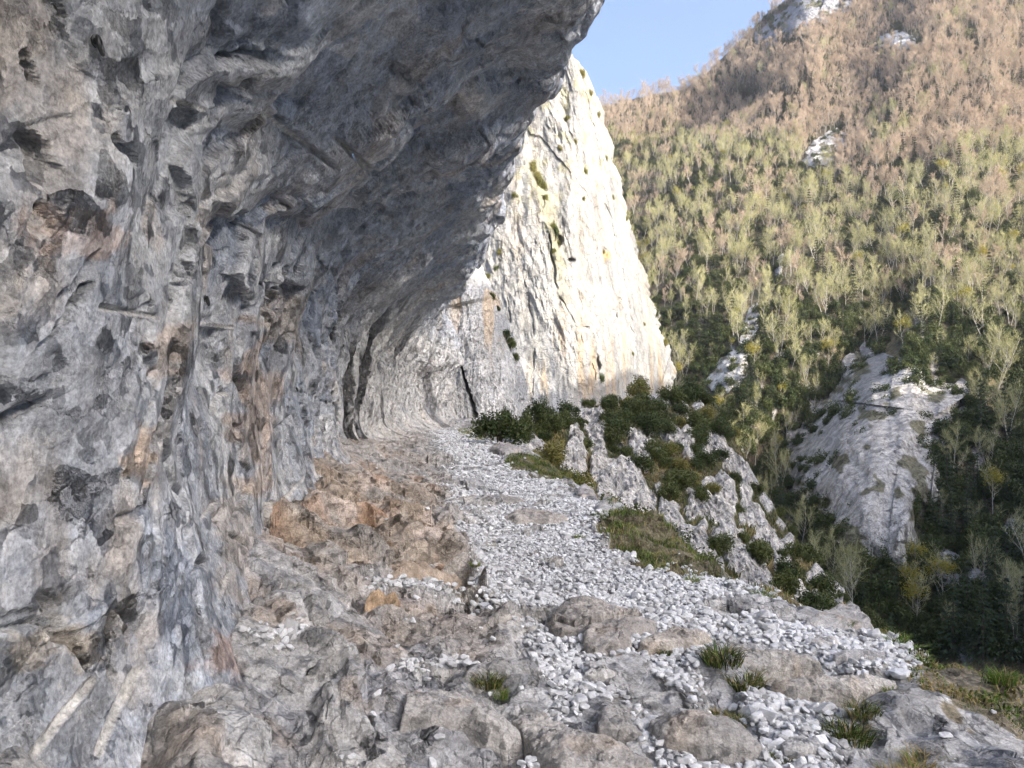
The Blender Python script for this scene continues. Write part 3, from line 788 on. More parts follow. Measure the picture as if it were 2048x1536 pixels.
# unseen gorge flank right of and behind the camera, added to shade the path
def build_shade_flank():
    ys = np.linspace(-320, 140, 70); us = np.linspace(0, 1, 40)
    ridge = interp([(-320, 95), (-20, 86), (10, 82), (28, 74), (50, 68), (86, 60), (110, 45), (140, 0)], ys)
    Y = np.broadcast_to(ys[:, None], (70, 40)); U = np.broadcast_to(us[None], (70, 40))
    X = np.maximum(48, 0.74 * Y + 6) + 190 * U
    hz = np.minimum(U / 0.42, 1.0) - np.maximum(U - 0.5, 0) * 0.9
    Z = -45 + (ridge[:, None] + 45) * hz
    Z = Z + 6 * fbm(X * 0.03, Y * 0.03, 4, 541)
    C = mixc(np.zeros(X.shape + (3,)) + np.array([0.30, 0.29, 0.25]), (0.45, 0.44, 0.42), sstep(0, .4, fbm(X * .02, Y * .02, 3, 545)))  # kept pale so the unseen slope bounces more light to the wall
    o = grid_obj('shade_flank', np.stack([X, Y, Z], -1), M['soil'], C)
    tag(o, 'unseen flank of the gorge shaped to shade the path', kind='structure')
build_shade_flank()

def build_bounce_floor():  # unseen gorge bed, added to bounce sky light up under the overhang
    xs = np.linspace(6, 60, 40); ys = np.linspace(-200, 84, 80)
    Y, X = np.meshgrid(ys, xs, indexing='ij')
    Z = np.interp(X, [6, 12, 26, 44, 60], [-10, -24, -47, -47, -42]) + 2.5 * fbm(X * .06, Y * .06, 4, 546)
    C = mixc(np.zeros(X.shape + (3,)) + np.array([0.36, 0.35, 0.32]), (0.5, 0.49, 0.47), sstep(0, .4, fbm(X * .05, Y * .05, 3, 547)))
    tag(grid_obj('bounce_floor', np.stack([X, Y, Z], -1), M['cliff'], C), 'unseen pale gorge bed added to bounce light under the overhang', kind='structure')
build_bounce_floor()

# ------------------------------------------------------------------ white limestone pinnacle
PK_R = [(60, 1120), (112, 1148), (150, 1172), (180, 1188), (240, 1202), (360, 1232), (470, 1262), (570, 1292), (640, 1312), (700, 1336), (750, 1341), (860, 1350), (1100, 1360)]
PK_L = [(60, 1110), (112, 1126), (180, 1080), (240, 1040), (330, 995), (400, 955), (480, 905), (560, 865), (700, 810), (860, 770), (1100, 750)]
CREASE = [(1040, 250), (1060, 330), (1085, 400), (1110, 470), (1118, 540), (1135, 610), (1165, 670), (1192, 740), (1205, 800)]

def build_peak():
    pys = np.linspace(104, 1000, 330); us = np.linspace(0, 1, 260)
    L = smooth_interp(PK_L, pys)[:, None]; R = smooth_interp(PK_R, pys)[:, None]
    R = R + 10 * noise(pys * 0.025, pys * 0, 551)[:, None] + 6 * noise(pys * 0.11, pys * 0, 552)[:, None]
    U = np.broadcast_to(us[None], (330, 260)); PY = np.broadcast_to(pys[:, None], U.shape)
    R0 = smooth_interp(PK_R, pys)[:, None]
    PX = L + (R - L) * U
    w = (R0 - L) / 400.0
    U = (PX - L) / (R0 - L)
    D = 112 + (800 - PY) * 0.028 + w * (26 * np.maximum(U - 0.60, 0) ** 2 / 0.16 + 5 * np.maximum(0.45 - U, 0) ** 2 / .2)
    P = unproj(PX, PY, D)
    # left slab stands in front of the right one along the vegetated crease
    cx = np.interp(PY, [c[1] for c in CREASE], [c[0] for c in CREASE])
    side = sstep(12, -8, PX - cx + 8 * noise(PY * .04, PY * 0, 561)) * sstep(240, 380, PY)
    X, Z = P[..., 0], P[..., 2]
    dep = -2.6 * side
    wx = 1.2 * fbm(X * 0.25, Z * 0.12, 3, 571)
    f1, i1, e1 = facet((X + 0.22 * Z + wx) / 6.5, Z / 17, 581, 0.35)
    f2, i2 = env((X + 0.2 * Z + wx) / 2.4, Z / 6.5, 591, 0.7)
    f3, i3 = env((X + 0.25 * Z + wx) / 0.9, Z / 2.1, 601, 0.9)
    rough = 0.35 + 0.65 * sstep(-0.2, 0.3, fbm(X * .1, Z * .07, 2, 603))
    dep = dep + 0.5 * f1 - rough * (0.42 * f2 + 0.15 * f3) + 0.5 * fbm(X * .3, Z * .12, 4, 611) - 0.35 * rough * ridged((X + .22 * Z) * .5, Z * .16, 5, 612, .6)
    for pts, w_, dp in (([(1098, 470), (1118, 590), (1160, 668), (1185, 730), (1200, 800)], 3, .9), ([(1176, 190), (1212, 400), (1250, 560), (1262, 640)], 2.5, .45), ([(1050, 560), (1070, 680), (1066, 790)], 2.5, .5), ([(1228, 470), (1236, 600), (1290, 720)], 2.5, .4), ([(1010, 560), (1028, 700)], 2.5, .4)):
        d_ = poly_dist(PX + 5 * noise(PX * .05, PY * .04, 9), PY, pts)
        dep = dep + dp * (1 - sstep(.2, 1, d_ / w_)) * sstep(-.35, .2, noise(PX * .03, PY * .03, 15))
    # flakes and overhang notches
    for x, y, rx, ry, dd in ((1143, 520, 9, 6, 1.2), (1085, 405, 6, 14, 1.0), (1210, 505, 10, 9, .8), (1190, 735, 12, 30, 1.6), (1240, 600, 6, 5, .8), (1160, 655, 16, 5, 1.0), (1118, 480, 8, 16, 1.2), (1228, 640, 10, 20, .6)):
        q = np.hypot((PX - x) / rx, (PY - y) / ry) + .4 * noise(PX * .08, PY * .08, 7)
        dep = dep + dd * (1 - sstep(.5, 1.1, q))
    P = P * 1.0
    rayd = P - np.array([0, 0, EYE]); rayd /= np.linalg.norm(rayd, axis=-1, keepdims=True)
    P = P + rayd * dep[..., None]
    C = np.zeros(P.shape) + np.array([0.33, 0.322, 0.30])
    C = mixc(C, (0.235, 0.235, 0.23), sstep(0.0, 0.5, fbm(X * 0.55 + .12 * Z, Z * 0.05, 4, 621)) * .8)
    C = mixc(C, (0.36, 0.35, 0.32), sstep(.5, .9, i2) * .5)
    low = sstep(560, 760, PY)
    C = mixc(C, (0.37, 0.265, 0.15), (.25 + .75 * low) * sstep(0.18, 0.5, fbm(X * 0.42, Z * 0.045, 3, 631)) * .65)
    C = mixc(C, (0.27, 0.28, 0.295), low * sstep(0.2, 0.5, fbm(X * 0.7 + 9, Z * 0.05, 3, 641)) * .6)
    C = mixc(C, (0.40, 0.25, 0.10), (1 - sstep(.4, 1.1, np.hypot((PX - 1212) / 14, (PY - 512) / 12) + .5 * noise(PX * .1, PY * .1, 3))) * .8)
    cd = abs(PX - cx)
    C = mixc(C, (0.26, 0.245, 0.16), (1 - sstep(4, 22, cd + 10 * noise(PX * .05, PY * .05, 5))) * sstep(300, 360, PY) * (1 - sstep(500, 640, PY)) * .8)
    veg = sstep(.32, .5, fbm(X * .5, Z * .35, 3, 651)) * (1 - sstep(330, 520, PY))
    C = mixc(C, (0.30, 0.28, 0.17), veg * .6)
    C = C * (1 + .16 * (i2 - .5) + .12 * (i3 - .5))[..., None]
    # the pinnacle has a back: the sheet turns round both edges
    def wrap(edge, cedge, sgn):
        ks = [(4, 7), (6, 18), (0, 32), (-14, 46)]
        pts = [edge + np.array([sgn * a * 0.5, b, -0.02 * b]) for a, b in ks]
        return np.stack(pts, 1), np.repeat(cedge[:, None], len(ks), 1)
    rp, rc = wrap(P[:, -1], C[:, -1], 1); lp, lc = wrap(P[:, 0], C[:, 0], -1)
    P = np.concatenate([lp[:, ::-1], P, rp], 1); C = np.concatenate([lc[:, ::-1], C, rc], 1)
    # roof over the top edge
    t = P[:1] + np.array([0, 6, -1.0]); t2 = P[:1] + np.array([0, 40, -12.0])
    P = np.concatenate([t2, t, P], 0); C = np.concatenate([C[:1], C[:1], C], 0)
    o = grid_obj('limestone_pinnacle', P, M['peak'], C, smooth=False, flip=True)
    tag(o, 'tall white limestone pinnacle lit by the sun behind the path', kind='structure')
    return dict(P=P)
build_peak()

# ------------------------------------------------------------------ grey buttress that closes the path
def build_buttress():
    pys = np.linspace(520, 930, 260); us = np.linspace(0, 1, 200)
    R = smooth_interp([(400, 925), (520, 945), (560, 962), (600, 984), (640, 1000), (700, 1018), (760, 1036), (820, 1044), (870, 1048), (930, 1052)], pys)[:, None]
    RN = 3.5 * noise(pys * .06, pys * 0, 661)[:, None] + 2.5 * noise(pys * .17, pys * 0, 662)[:, None]
    R = R + RN
    U = np.broadcast_to(us[None], (260, 200)); PY = np.broadcast_to(pys[:, None], U.shape)
    R0 = R - RN
    PX = 780 + (R - 780) * U
    U = (PX - 780) / (R0 - 780)
    D = 39.5 + 1.6 * U + 3.2 * np.maximum(U - 0.72, 0) ** 2 / .08 + (870 - PY) * .008
    P = unproj(PX, PY, D)
    X, Z = P[..., 0], P[..., 2]
    wx = 0.4 * fbm(X * .7, Z * .4, 3, 671)
    f1, i1 = env((X + .1 * Z + wx) / 1.3, Z / 3.4, 681, .6)
    f2, i2 = env((X + .1 * Z + wx) / .42, Z / 1.2, 691, .8)
    f3, i3 = env((X + wx) / .16, Z / .4, 692, .8)
    dep = -.40 * f1 - .17 * f2 - .07 * f3 + .15 * fbm(X * 1.2, Z * .5, 4, 701) - .14 * ridged(X * 2.2, Z * .7, 4, 702, .6)
    d = poly_dist(PX + 2 * noise(PX * .1, PY * .05, 3), PY, [(916, 715), (928, 755), (940, 790), (955, 850)])
    dep = dep + .8 * (1 - sstep(.3, 1.0, (d + 2.0 * noise(PX * .25, PY * .12, 8)) / interp([(700, 1.5), (760, 4.0), (850, 6)], PY)))
    d2 = poly_dist(PX, PY, [(900, 612), (930, 606), (968, 598)])
    dep = dep - .5 * sstep(4, -2, PY - (606 - .2 * (PX - 930))) * (PX > 880)
    C = np.zeros(P.shape) + np.array([0.46, 0.455, 0.44])
    C = mixc(C, (0.32, 0.325, 0.33), sstep(0, .5, fbm(X * 1.6, Z * .25, 4, 711)) * .7)
    C = mixc(C, (0.56, 0.42, 0.27), sstep(.25, .5, fbm(X * 1.1 + 3, Z * .16, 3, 721)) * .7 * sstep(770, 640, PY))
    C = mixc(C, (0.58, 0.57, 0.55), sstep(.6, .95, i2) * .5)
    C = C * (1 + .2 * (i2 - .5))[..., None]
    P = P + np.array([0, 1.0, 0]) * dep[..., None]
    ks = [(0.5, 2), (.2, 6), (-3, 14)]
    rp = np.stack([P[:, -1] + np.array([a, b, 0]) for a, b in ks], 1); rc = np.repeat(C[:, -1][:, None], 3, 1)
    P = np.concatenate([P, rp], 1); C = np.concatenate([C, rc], 1)
    P = np.concatenate([P[:1] + np.array([0, 8, -1.5]), P[:1] + np.array([0, 1.5, .1]), P], 0); C = np.concatenate([C[:1], C[:1], C], 0)
    o = grid_obj('rock_buttress', P, M['wall'], C, smooth=False, flip=True)
    tag(o, 'pale grey rock buttress with a dark crack at the end of the path', kind='structure')
build_buttress()

# ------------------------------------------------------------------ ribbed spur below the path
SPUR_TOP = [(1030, 868, 33), (1085, 842, 40), (1160, 818, 48), (1250, 800, 54), (1340, 786, 58), (1425, 812, 58), (1480, 900, 54), (1530, 985, 50), (1600, 1090, 44), (1690, 1190, 37), (1790, 1290, 31)]
SPUR_BOT = [(1030, 985, 22), (1110, 1040, 20), (1200, 1090, 19), (1300, 1140, 18), (1380, 1185, 17), (1450, 1225, 16.5), (1510, 1255, 16), (1560, 1280, 16), (1620, 1305, 15.5), (1680, 1335, 15), (1740, 1365, 15)]
def spur_base(u, v):
    k = np.linspace(0, 1, len(SPUR_TOP))
    T = np.array(SPUR_TOP, float); B = np.array(SPUR_BOT, float)
    f = lambda A, c: smooth_interp(np.stack([k, A[:, c]], 1), u)
    vv = v
    px = f(T, 0) * (1 - vv) + f(B, 0) * vv; py = f(T, 1) * (1 - vv) + f(B, 1) * vv
    d = f(T, 2) * (1 - vv ** 0.85) + f(B, 2) * vv ** 0.85
    return px, py, d

def build_spur():
    us = np.linspace(0, 1, 330); vs = np.linspace(0, 1, 230)
    U, V = np.meshgrid(us, vs, indexing='ij')
    px, py, d = spur_base(U, V)
    P = unproj(px, py, d)
    # limestone ribs dipping down to the right
    q = (px * 0.80 - py * 0.42) / 62 + 0.55 * fbm(px * .012, py * .012, 3, 731)
    r = 1 - 2 * abs(q - np.floor(q) - .5)
    rid = hsh(np.floor(q).astype(np.int32), (np.floor(q) * 0).astype(np.int32), 741)
    patch = sstep(-0.30, 0.10, fbm(px * .010, py * .010, 3, 751) + .35 * (rid - .5) + 0.0030 * (py - 870))
    rib = sstep(-.05, .55, r) * patch
    X, Y, Z = P[..., 0], P[..., 1], P[..., 2]
    cc = (X - .3 * Z)
    f1, i1 = env((px - .55 * py) / 34, (py + .9 * px) / 90, 761, .6)
    f2, i2 = env((px - .5 * py) / 9, (py + .8 * px) / 24, 771, .8)
    sc = d / 45
    up = 0.7 * rib + (.2 + .8 * rib) * (.9 * f1 + .5 * f2) * .9 + .5 * fbm(px * .02, py * .02, 4, 781) + .40 * (.3 + rib) * ridged((px - .5 * py) * .05, (py + .8 * px) * .016, 4, 783, .6)
    up = up * .6 * sc * sstep(0.0, .06, V)
    P = P + np.array([-0.10, -0.62, .75]) * up[..., None]
    C = np.zeros(P.shape) + np.array([0.10, 0.095, 0.045])
    C = mixc(C, (0.20, 0.14, 0.075), sstep(0, .4, fbm(px * .03, py * .03, 3, 791)) * .7)
    rm = sstep(.25, .5, rib + .25 * fbm(px * .05, py * .05, 3, 801))
    rc = mixc(np.zeros(P.shape) + np.array([0.58, 0.545, 0.49]), (0.42, 0.40, 0.375), sstep(.25, .8, i1) * .9)
    rc = mixc(rc, (0.33, 0.32, 0.30), sstep(.05, .5, fbm(px * .07 - .035 * py, py * .02, 3, 803)) * .7)
    rc = mixc(rc, (0.66, 0.63, 0.58), sstep(.6, .9, i2) * .6)
    C = C * (1 - rm[..., None]) + rc * rm[..., None]
    ks = [(.4, 3, -.8), (2, 12, -5), (4, 30, -24)]
    tp = [P[:, :1] + np.array(k) for k in ks]
    P = np.concatenate(tp[::-1] + [P], 1); C = np.concatenate([C[:, :1]] * 3 + [C], 1)
    o = grid_obj('rocky_spur', P, M['spur'], C, smooth=False, flip=True)
    tag(o, 'ribbed limestone spur falling into the gorge beside the path', kind='structure')
    return dict(P=P[:, 3:], px=px, py=py, rm=rm, us=us, vs=vs)
SPUR = build_spur()

# ================================================================== OBJECTS
def new_obj(name, me, parent=None):
    return link(bpy.data.objects.new(name, me), parent)

def empty(name, loc):
    o = bpy.data.objects.new(name, None)
    o.empty_display_size = 0.1
    o.location = loc
    return link(o)

# ------------------------------------------------------------------ bedrock outcrops and boulders in the path
def outcrop(name, label, cat, poly, H, group=None, mat='boulder', nth=150, nr=46, power=3.6, rough=0.5, tint=(0.40, 0.385, 0.365), stretch=(0.62, -0.78), seed=1, crack=None):
    poly = np.array(poly, float)
    y0, y1 = poly[:, 1].min(), poly[:, 1].max()
    rel = (y1 - poly[:, 1]) / max(y1 - y0, 1)
    xs, ds = [], []
    for (qx, qy), r in zip(poly, rel):
        a, b = ray_ground(np.array([qx]), np.array([qy]), H * 0.6 * r)
        xs.append(a[0]); ds.append(b[0])
    pts = np.stack([xs, ds], 1)
    # resample the closed outline evenly, smooth it a little
    q = np.concatenate([pts, pts[:1]]); L = np.concatenate([[0], np.cumsum(np.hypot(*np.diff(q, axis=0).T))])
    t = np.linspace(0, L[-1], nth, endpoint=False)
    B = np.stack([np.interp(t, L, q[:, 0]), np.interp(t, L, q[:, 1])], 1)
    for _ in range(3): B = (np.roll(B, 1, 0) + 2 * B + np.roll(B, -1, 0)) / 4
    size = math.sqrt(abs(np.sum(B[:, 0] * np.roll(B[:, 1], -1) - np.roll(B[:, 0], -1) * B[:, 1])) / 2)
    B = B + 0.035 * size * np.stack([noise(B[:, 0] * 6, B[:, 1] * 6, seed), noise(B[:, 0] * 6 + 7, B[:, 1] * 6, seed)], 1)
    c0 = B.mean(0)
    r = np.concatenate([np.linspace(0.015, 0.8, int(nr * .7)), np.linspace(0.8, 1.0, nr - int(nr * .7))[1:]])
    R, TH = np.meshgrid(r, np.arange(nth), indexing='ij')
    XY = c0 + R[..., None] * (B[TH] - c0)
    X, Y = XY[..., 0], XY[..., 1]
    gz = base_z(X, Y)
    gb = ground_z(B[:, 0], B[:, 1])[TH]
    al = X * stretch[0] + Y * stretch[1]; ac = -X * stretch[1] + Y * stretch[0]
    s = size; H = H * 0.48
    wv = .15 * s * fbm(X / s * 2, Y / s * 2, 3, seed + 3)
    f1, i1 = env((al + wv) / (.6 * s), (ac + wv) / (.30 * s), seed + 10, .45, (.1, .2))
    f2, i2 = env((al + wv) / (.2 * s), (ac + wv) / (.10 * s), seed + 20, .5, (.1, .2))
    dome = (1 - R ** power) ** 0.85
    Z = gz + dome * H * (0.85 + 0.25 * fbm(X / s * 1.7, Y / s * 1.7, 3, seed)) + rough * H * dome ** .8 * (0.75 * f1 + 0.34 * f2) + 0.02 * s * fbm(X / s * 9, Y / s * 9, 4, seed + 5) * dome ** .4
    if crack is not None:
        ppx, ppy = proj(np.stack([X, Y, Z], -1))
        d = poly_dist(ppx + 3 * noise(ppx * .05, ppy * .05, 3), ppy, crack[0])
        Z = Z - crack[1] * (1 - sstep(.2, 1, d / crack[2]))
    edge = sstep(0.86, 1.0, R)
    Z = Z * (1 - edge) + (np.minimum(gb, Z) - 0.05) * edge
    P = np.stack([X, Y, Z], -1)
    C = np.zeros(P.shape) + np.array(tint)
    n = fbm(X * 2.2, Y * 2.2, 4, seed + 40)
    C = mixc(C, np.array(tint) * 1.22, sstep(0, .5, n) * .7)
    C = mixc(C, np.array(tint) * .72, sstep(.1, .5, -n) * .6)
    C = mixc(C, (0.36, 0.28, 0.20), sstep(.25, .6, fbm(X * 3.1, Y * 3.1, 3, seed + 50)) * .4)
    C = C * (1 + .16 * (i1 - .5) + .14 * (i2 - .5))[..., None]
    V = np.concatenate([P.reshape(-1, 3), [P[0].mean(0)]])
    Cc = np.concatenate([C.reshape(-1, 3), [C[0].mean(0)]])
    Fq = grid_faces(len(r), nth, wrap=True)
    Fq = np.concatenate([Fq[:, [0, 1, 2]], Fq[:, [0, 2, 3]]])
    k = len(V) - 1; j = np.arange(nth)
    F = np.concatenate([Fq, np.stack([np.full(nth, k), j, (j + 1) % nth], 1)])
    # origin at the rock's foot
    org = np.array([c0[0], c0[1], float(P[..., 2].min())])
    o = new_obj(name, mesh_np(name, V - org, F, M[mat], Cc, False))
    o.location = org
    tag(o, label, cat, group)
    return o

OUT = 'bedrock outcrops in the path'
outcrop('boulder', 'smooth grey boulder with rounded back in the loose gravel beside dark grass', 'boulder',
        [(1285, 1405), (1324, 1368), (1363, 1372), (1406, 1392), (1453, 1419), (1499, 1446), (1546, 1501), (1499, 1518), (1437, 1514), (1379, 1490), (1328, 1466), (1297, 1438)], 0.26, power=2.2, rough=.10, tint=(.36, .345, .325), seed=11, nth=200, nr=60)
outcrop('boulder', 'small rounded grey boulder wedged between gravel and foreground slabs', 'boulder',
        [(1188, 1405), (1217, 1376), (1245, 1392), (1270, 1436), (1290, 1480), (1228, 1468), (1193, 1459)], 0.15, power=2.4, rough=.35, seed=12)
outcrop('rock_outcrop', 'large cracked brown-grey outcrop rising from the middle of the gravel', 'outcrop',
        [(1085, 1228), (1110, 1188), (1137, 1162), (1165, 1170), (1214, 1174), (1284, 1184), (1320, 1215), (1320, 1245), (1275, 1265), (1262, 1308), (1228, 1318), (1160, 1298), (1165, 1262), (1110, 1250)], 0.24, OUT, rough=.75, tint=(.37, .345, .315), seed=13, nth=220, nr=70,
        crack=([(1090, 1228), (1150, 1248), (1200, 1236), (1250, 1222), (1310, 1232)], .10, 7))
outcrop('rock_outcrop', 'low rounded brown outcrop split by fine lines, crossed by the upper gravel', 'outcrop',
        [(995, 1032), (1015, 1012), (1064, 1004), (1106, 1012), (1148, 1030), (1118, 1044), (1071, 1049), (1030, 1050)], 0.26, OUT, rough=.6, tint=(.37, .345, .315), seed=14)
outcrop('rock_outcrop', 'tan domed outcrop with a stained face, next to the large cracked outcrop', 'outcrop',
        [(1268, 1290), (1285, 1262), (1318, 1244), (1359, 1232), (1421, 1246), (1432, 1266), (1390, 1290), (1340, 1312), (1290, 1310)], 0.20, OUT, rough=.5, tint=(.40, .365, .32), seed=15)
outcrop('rock_outcrop', 'long broken ledge with dark grass tufts against its foot', 'outcrop',
        [(1355, 1312), (1414, 1286), (1480, 1277), (1538, 1290), (1612, 1294), (1644, 1312), (1662, 1334), (1593, 1334), (1523, 1346), (1470, 1336), (1414, 1328)], 0.16, OUT, rough=.7, tint=(.38, .36, .33), seed=16, nth=220, nr=60)
outcrop('rock_outcrop', 'flat weathered slab between the gravel and the dry grass', 'outcrop',
        [(1523, 1354), (1601, 1340), (1710, 1336), (1810, 1350), (1790, 1370), (1745, 1386), (1640, 1390), (1546, 1368)], 0.14, OUT, rough=.6, tint=(.42, .395, .36), seed=17, nth=220, nr=60)
outcrop('rock_outcrop', 'broad smooth grey hump at the outer edge of the path', 'outcrop',
        [(1590, 1226), (1632, 1206), (1690, 1208), (1753, 1222), (1808, 1252), (1790, 1272), (1737, 1262), (1679, 1258), (1624, 1248)], 0.22, OUT, rough=.4, tint=(.37, .36, .345), seed=18, nth=200)
outcrop('rock_outcrop', 'small pitted outcrop among the gravel below the broad hump', 'outcrop',
        [(1612, 1275), (1640, 1264), (1674, 1268), (1682, 1286), (1640, 1296)], 0.09, OUT, rough=.5, seed=19, nth=100, nr=30)
outcrop('rock_outcrop', 'thin grey slab lying across the gravel near the green tuft', 'outcrop',
        [(1655, 1306), (1716, 1290), (1778, 1300), (1776, 1314), (1700, 1320), (1665, 1318)], 0.09, OUT, rough=.4, tint=(.35, .345, .34), seed=20, nth=110, nr=34)
outcrop('rock_outcrop', 'squarish pale slab set at the left border of the gravel', 'outcrop',
        [(975, 1250), (980, 1212), (1036, 1206), (1050, 1222), (1040, 1250), (1010, 1256)], 0.16, OUT, rough=.4, tint=(.45, .425, .385), seed=21, nth=110, nr=36)
outcrop('rock_outcrop', 'pale worn slab among the cobbles beside the smooth boulder', 'outcrop',
        [(1556, 1478), (1600, 1454), (1640, 1468), (1654, 1502), (1600, 1514), (1562, 1502)], 0.08, OUT, rough=.35, tint=(.45, .44, .42), seed=22, nth=120, nr=36)
outcrop('rock_outcrop', 'grey slab at the path edge under the grassy mound', 'outcrop',
        [(1180, 1012), (1195, 992), (1240, 984), (1290, 990), (1300, 1026), (1240, 1036), (1192, 1030)], 0.35, OUT, rough=.5, tint=(.40, .395, .385), seed=23)
outcrop('rock_outcrop', 'rounded rock at the path edge beyond the green strip', 'outcrop',
        [(1148, 985), (1152, 964), (1178, 966), (1206, 988), (1185, 1000)], 0.30, OUT, rough=.5, tint=(.38, .36, .34), seed=24, nth=100, nr=34)
outcrop('rock_outcrop', 'brownish rock hump beside the large dark bush', 'outcrop',
        [(975, 892), (985, 876), (1020, 880), (1052, 904), (1010, 912)], 0.5, OUT, rough=.6, tint=(.34, .32, .30), seed=25, nth=110, nr=34)
outcrop('rock_outcrop', 'broad ledge crossing the path above the gravel bend', 'outcrop',
        [(890, 1000), (930, 985), (1000, 984), (1060, 990), (1040, 1003), (960, 1010)], 0.16, OUT, rough=.6, tint=(.38, .36, .33), seed=26, nth=130, nr=34)
outcrop('rock_outcrop', 'pale cracked block in the gravel beside the squarish slab', 'outcrop',
        [(1165, 1345), (1178, 1322), (1215, 1318), (1235, 1340), (1205, 1362), (1180, 1360)], 0.13, OUT, rough=.4, tint=(.46, .45, .43), seed=27, nth=100, nr=34)
outcrop('rock_outcrop', 'small grey knob standing in the wide gravel sweep', 'outcrop',
        [(1095, 1118), (1102, 1106), (1122, 1104), (1130, 1122), (1112, 1128)], 0.15, OUT, rough=.4, seed=28, nth=80, nr=26)
outcrop('rock_outcrop', 'rusty ochre block among the brown ledges by the wall', 'outcrop',
        [(725, 1200), (730, 1180), (765, 1170), (800, 1182), (806, 1205), (765, 1212)], 0.22, OUT, rough=.6, tint=(.40, .29, .19), seed=29, nth=110, nr=36)
outcrop('rock_outcrop', 'steep tan ledge block stepping down to the gravel', 'outcrop',
        [(700, 1165), (720, 1125), (780, 1098), (850, 1118), (935, 1148), (930, 1172), (850, 1172), (760, 1178)], 0.34, OUT, rough=.8, tint=(.38, .31, .245), seed=30, nth=180, nr=56)
outcrop('rock_outcrop', 'long tilted slab sloping into the foreground gravel', 'outcrop',
        [(1010, 1412), (1040, 1392), (1070, 1392), (1125, 1424), (1165, 1452), (1265, 1482), (1330, 1545), (1120, 1560), (1060, 1500)], 0.17, OUT, rough=.7, tint=(.40, .38, .355), seed=31, nth=220, nr=64)
outcrop('rock_outcrop', 'sharp grey slab with a dark cut face in the foreground ledges', 'outcrop',
        [(800, 1350), (850, 1332), (930, 1365), (1000, 1410), (1060, 1480), (1020, 1500), (930, 1450), (850, 1430), (790, 1400)], 0.20, OUT, rough=.9, tint=(.38, .365, .345), seed=32, nth=220, nr=64)

# ------------------------------------------------------------------ loose pale stones
def stone_proto(seed, npt=13):
    rg = random.Random(seed)
    bm = bmesh.new()
    sx, sy, sz = 1.0, rg.uniform(.62, .95), rg.uniform(.42, .7)
    for k in range(npt):
        v = Vector((rg.gauss(0, 1), rg.gauss(0, 1), rg.gauss(0, 1))).normalized()
        v = Vector((max(-.8, min(.8, v.x)) * sx, v.y * sy, max(-.75, min(.75, v.z)) * sz)) * .62
        bm.verts.new(v)
    r = bmesh.ops.convex_hull(bm, input=bm.verts[:])
    for v in [v for v in bm.verts if not v.link_faces]: bm.verts.remove(v)
    bmesh.ops.triangulate(bm, faces=bm.faces[:])
    bm.verts.index_update()
    V = np.array([v.co[:] for v in bm.verts]); F = np.array([[v.index for v in f.verts] for f in bm.faces])
    bm.free()
    return V, F
STONES = [stone_proto(900 + k, 22 if k < 7 else 11) for k in range(14)]
STONE_ME = [mesh_np('stone', V, F, M['stone'], None, False) for V, F in STONES]

def rot_mats(e):
    cx, sx = np.cos(e[:, 0]), np.sin(e[:, 0]); cy, sy = np.cos(e[:, 1]), np.sin(e[:, 1]); cz, sz = np.cos(e[:, 2]), np.sin(e[:, 2])
    R = np.empty((len(e), 3, 3))
    R[:, 0, 0] = cy*cz; R[:, 0, 1] = sx*sy*cz - cx*sz; R[:, 0, 2] = cx*sy*cz + sx*sz
    R[:, 1, 0] = cy*sz; R[:, 1, 1] = sx*sy*sz + cx*cz; R[:, 1, 2] = cx*sy*sz - sx*cz
    R[:, 2, 0] = -sy; R[:, 2, 1] = sx*cy; R[:, 2, 2] = cx*cy
    return R

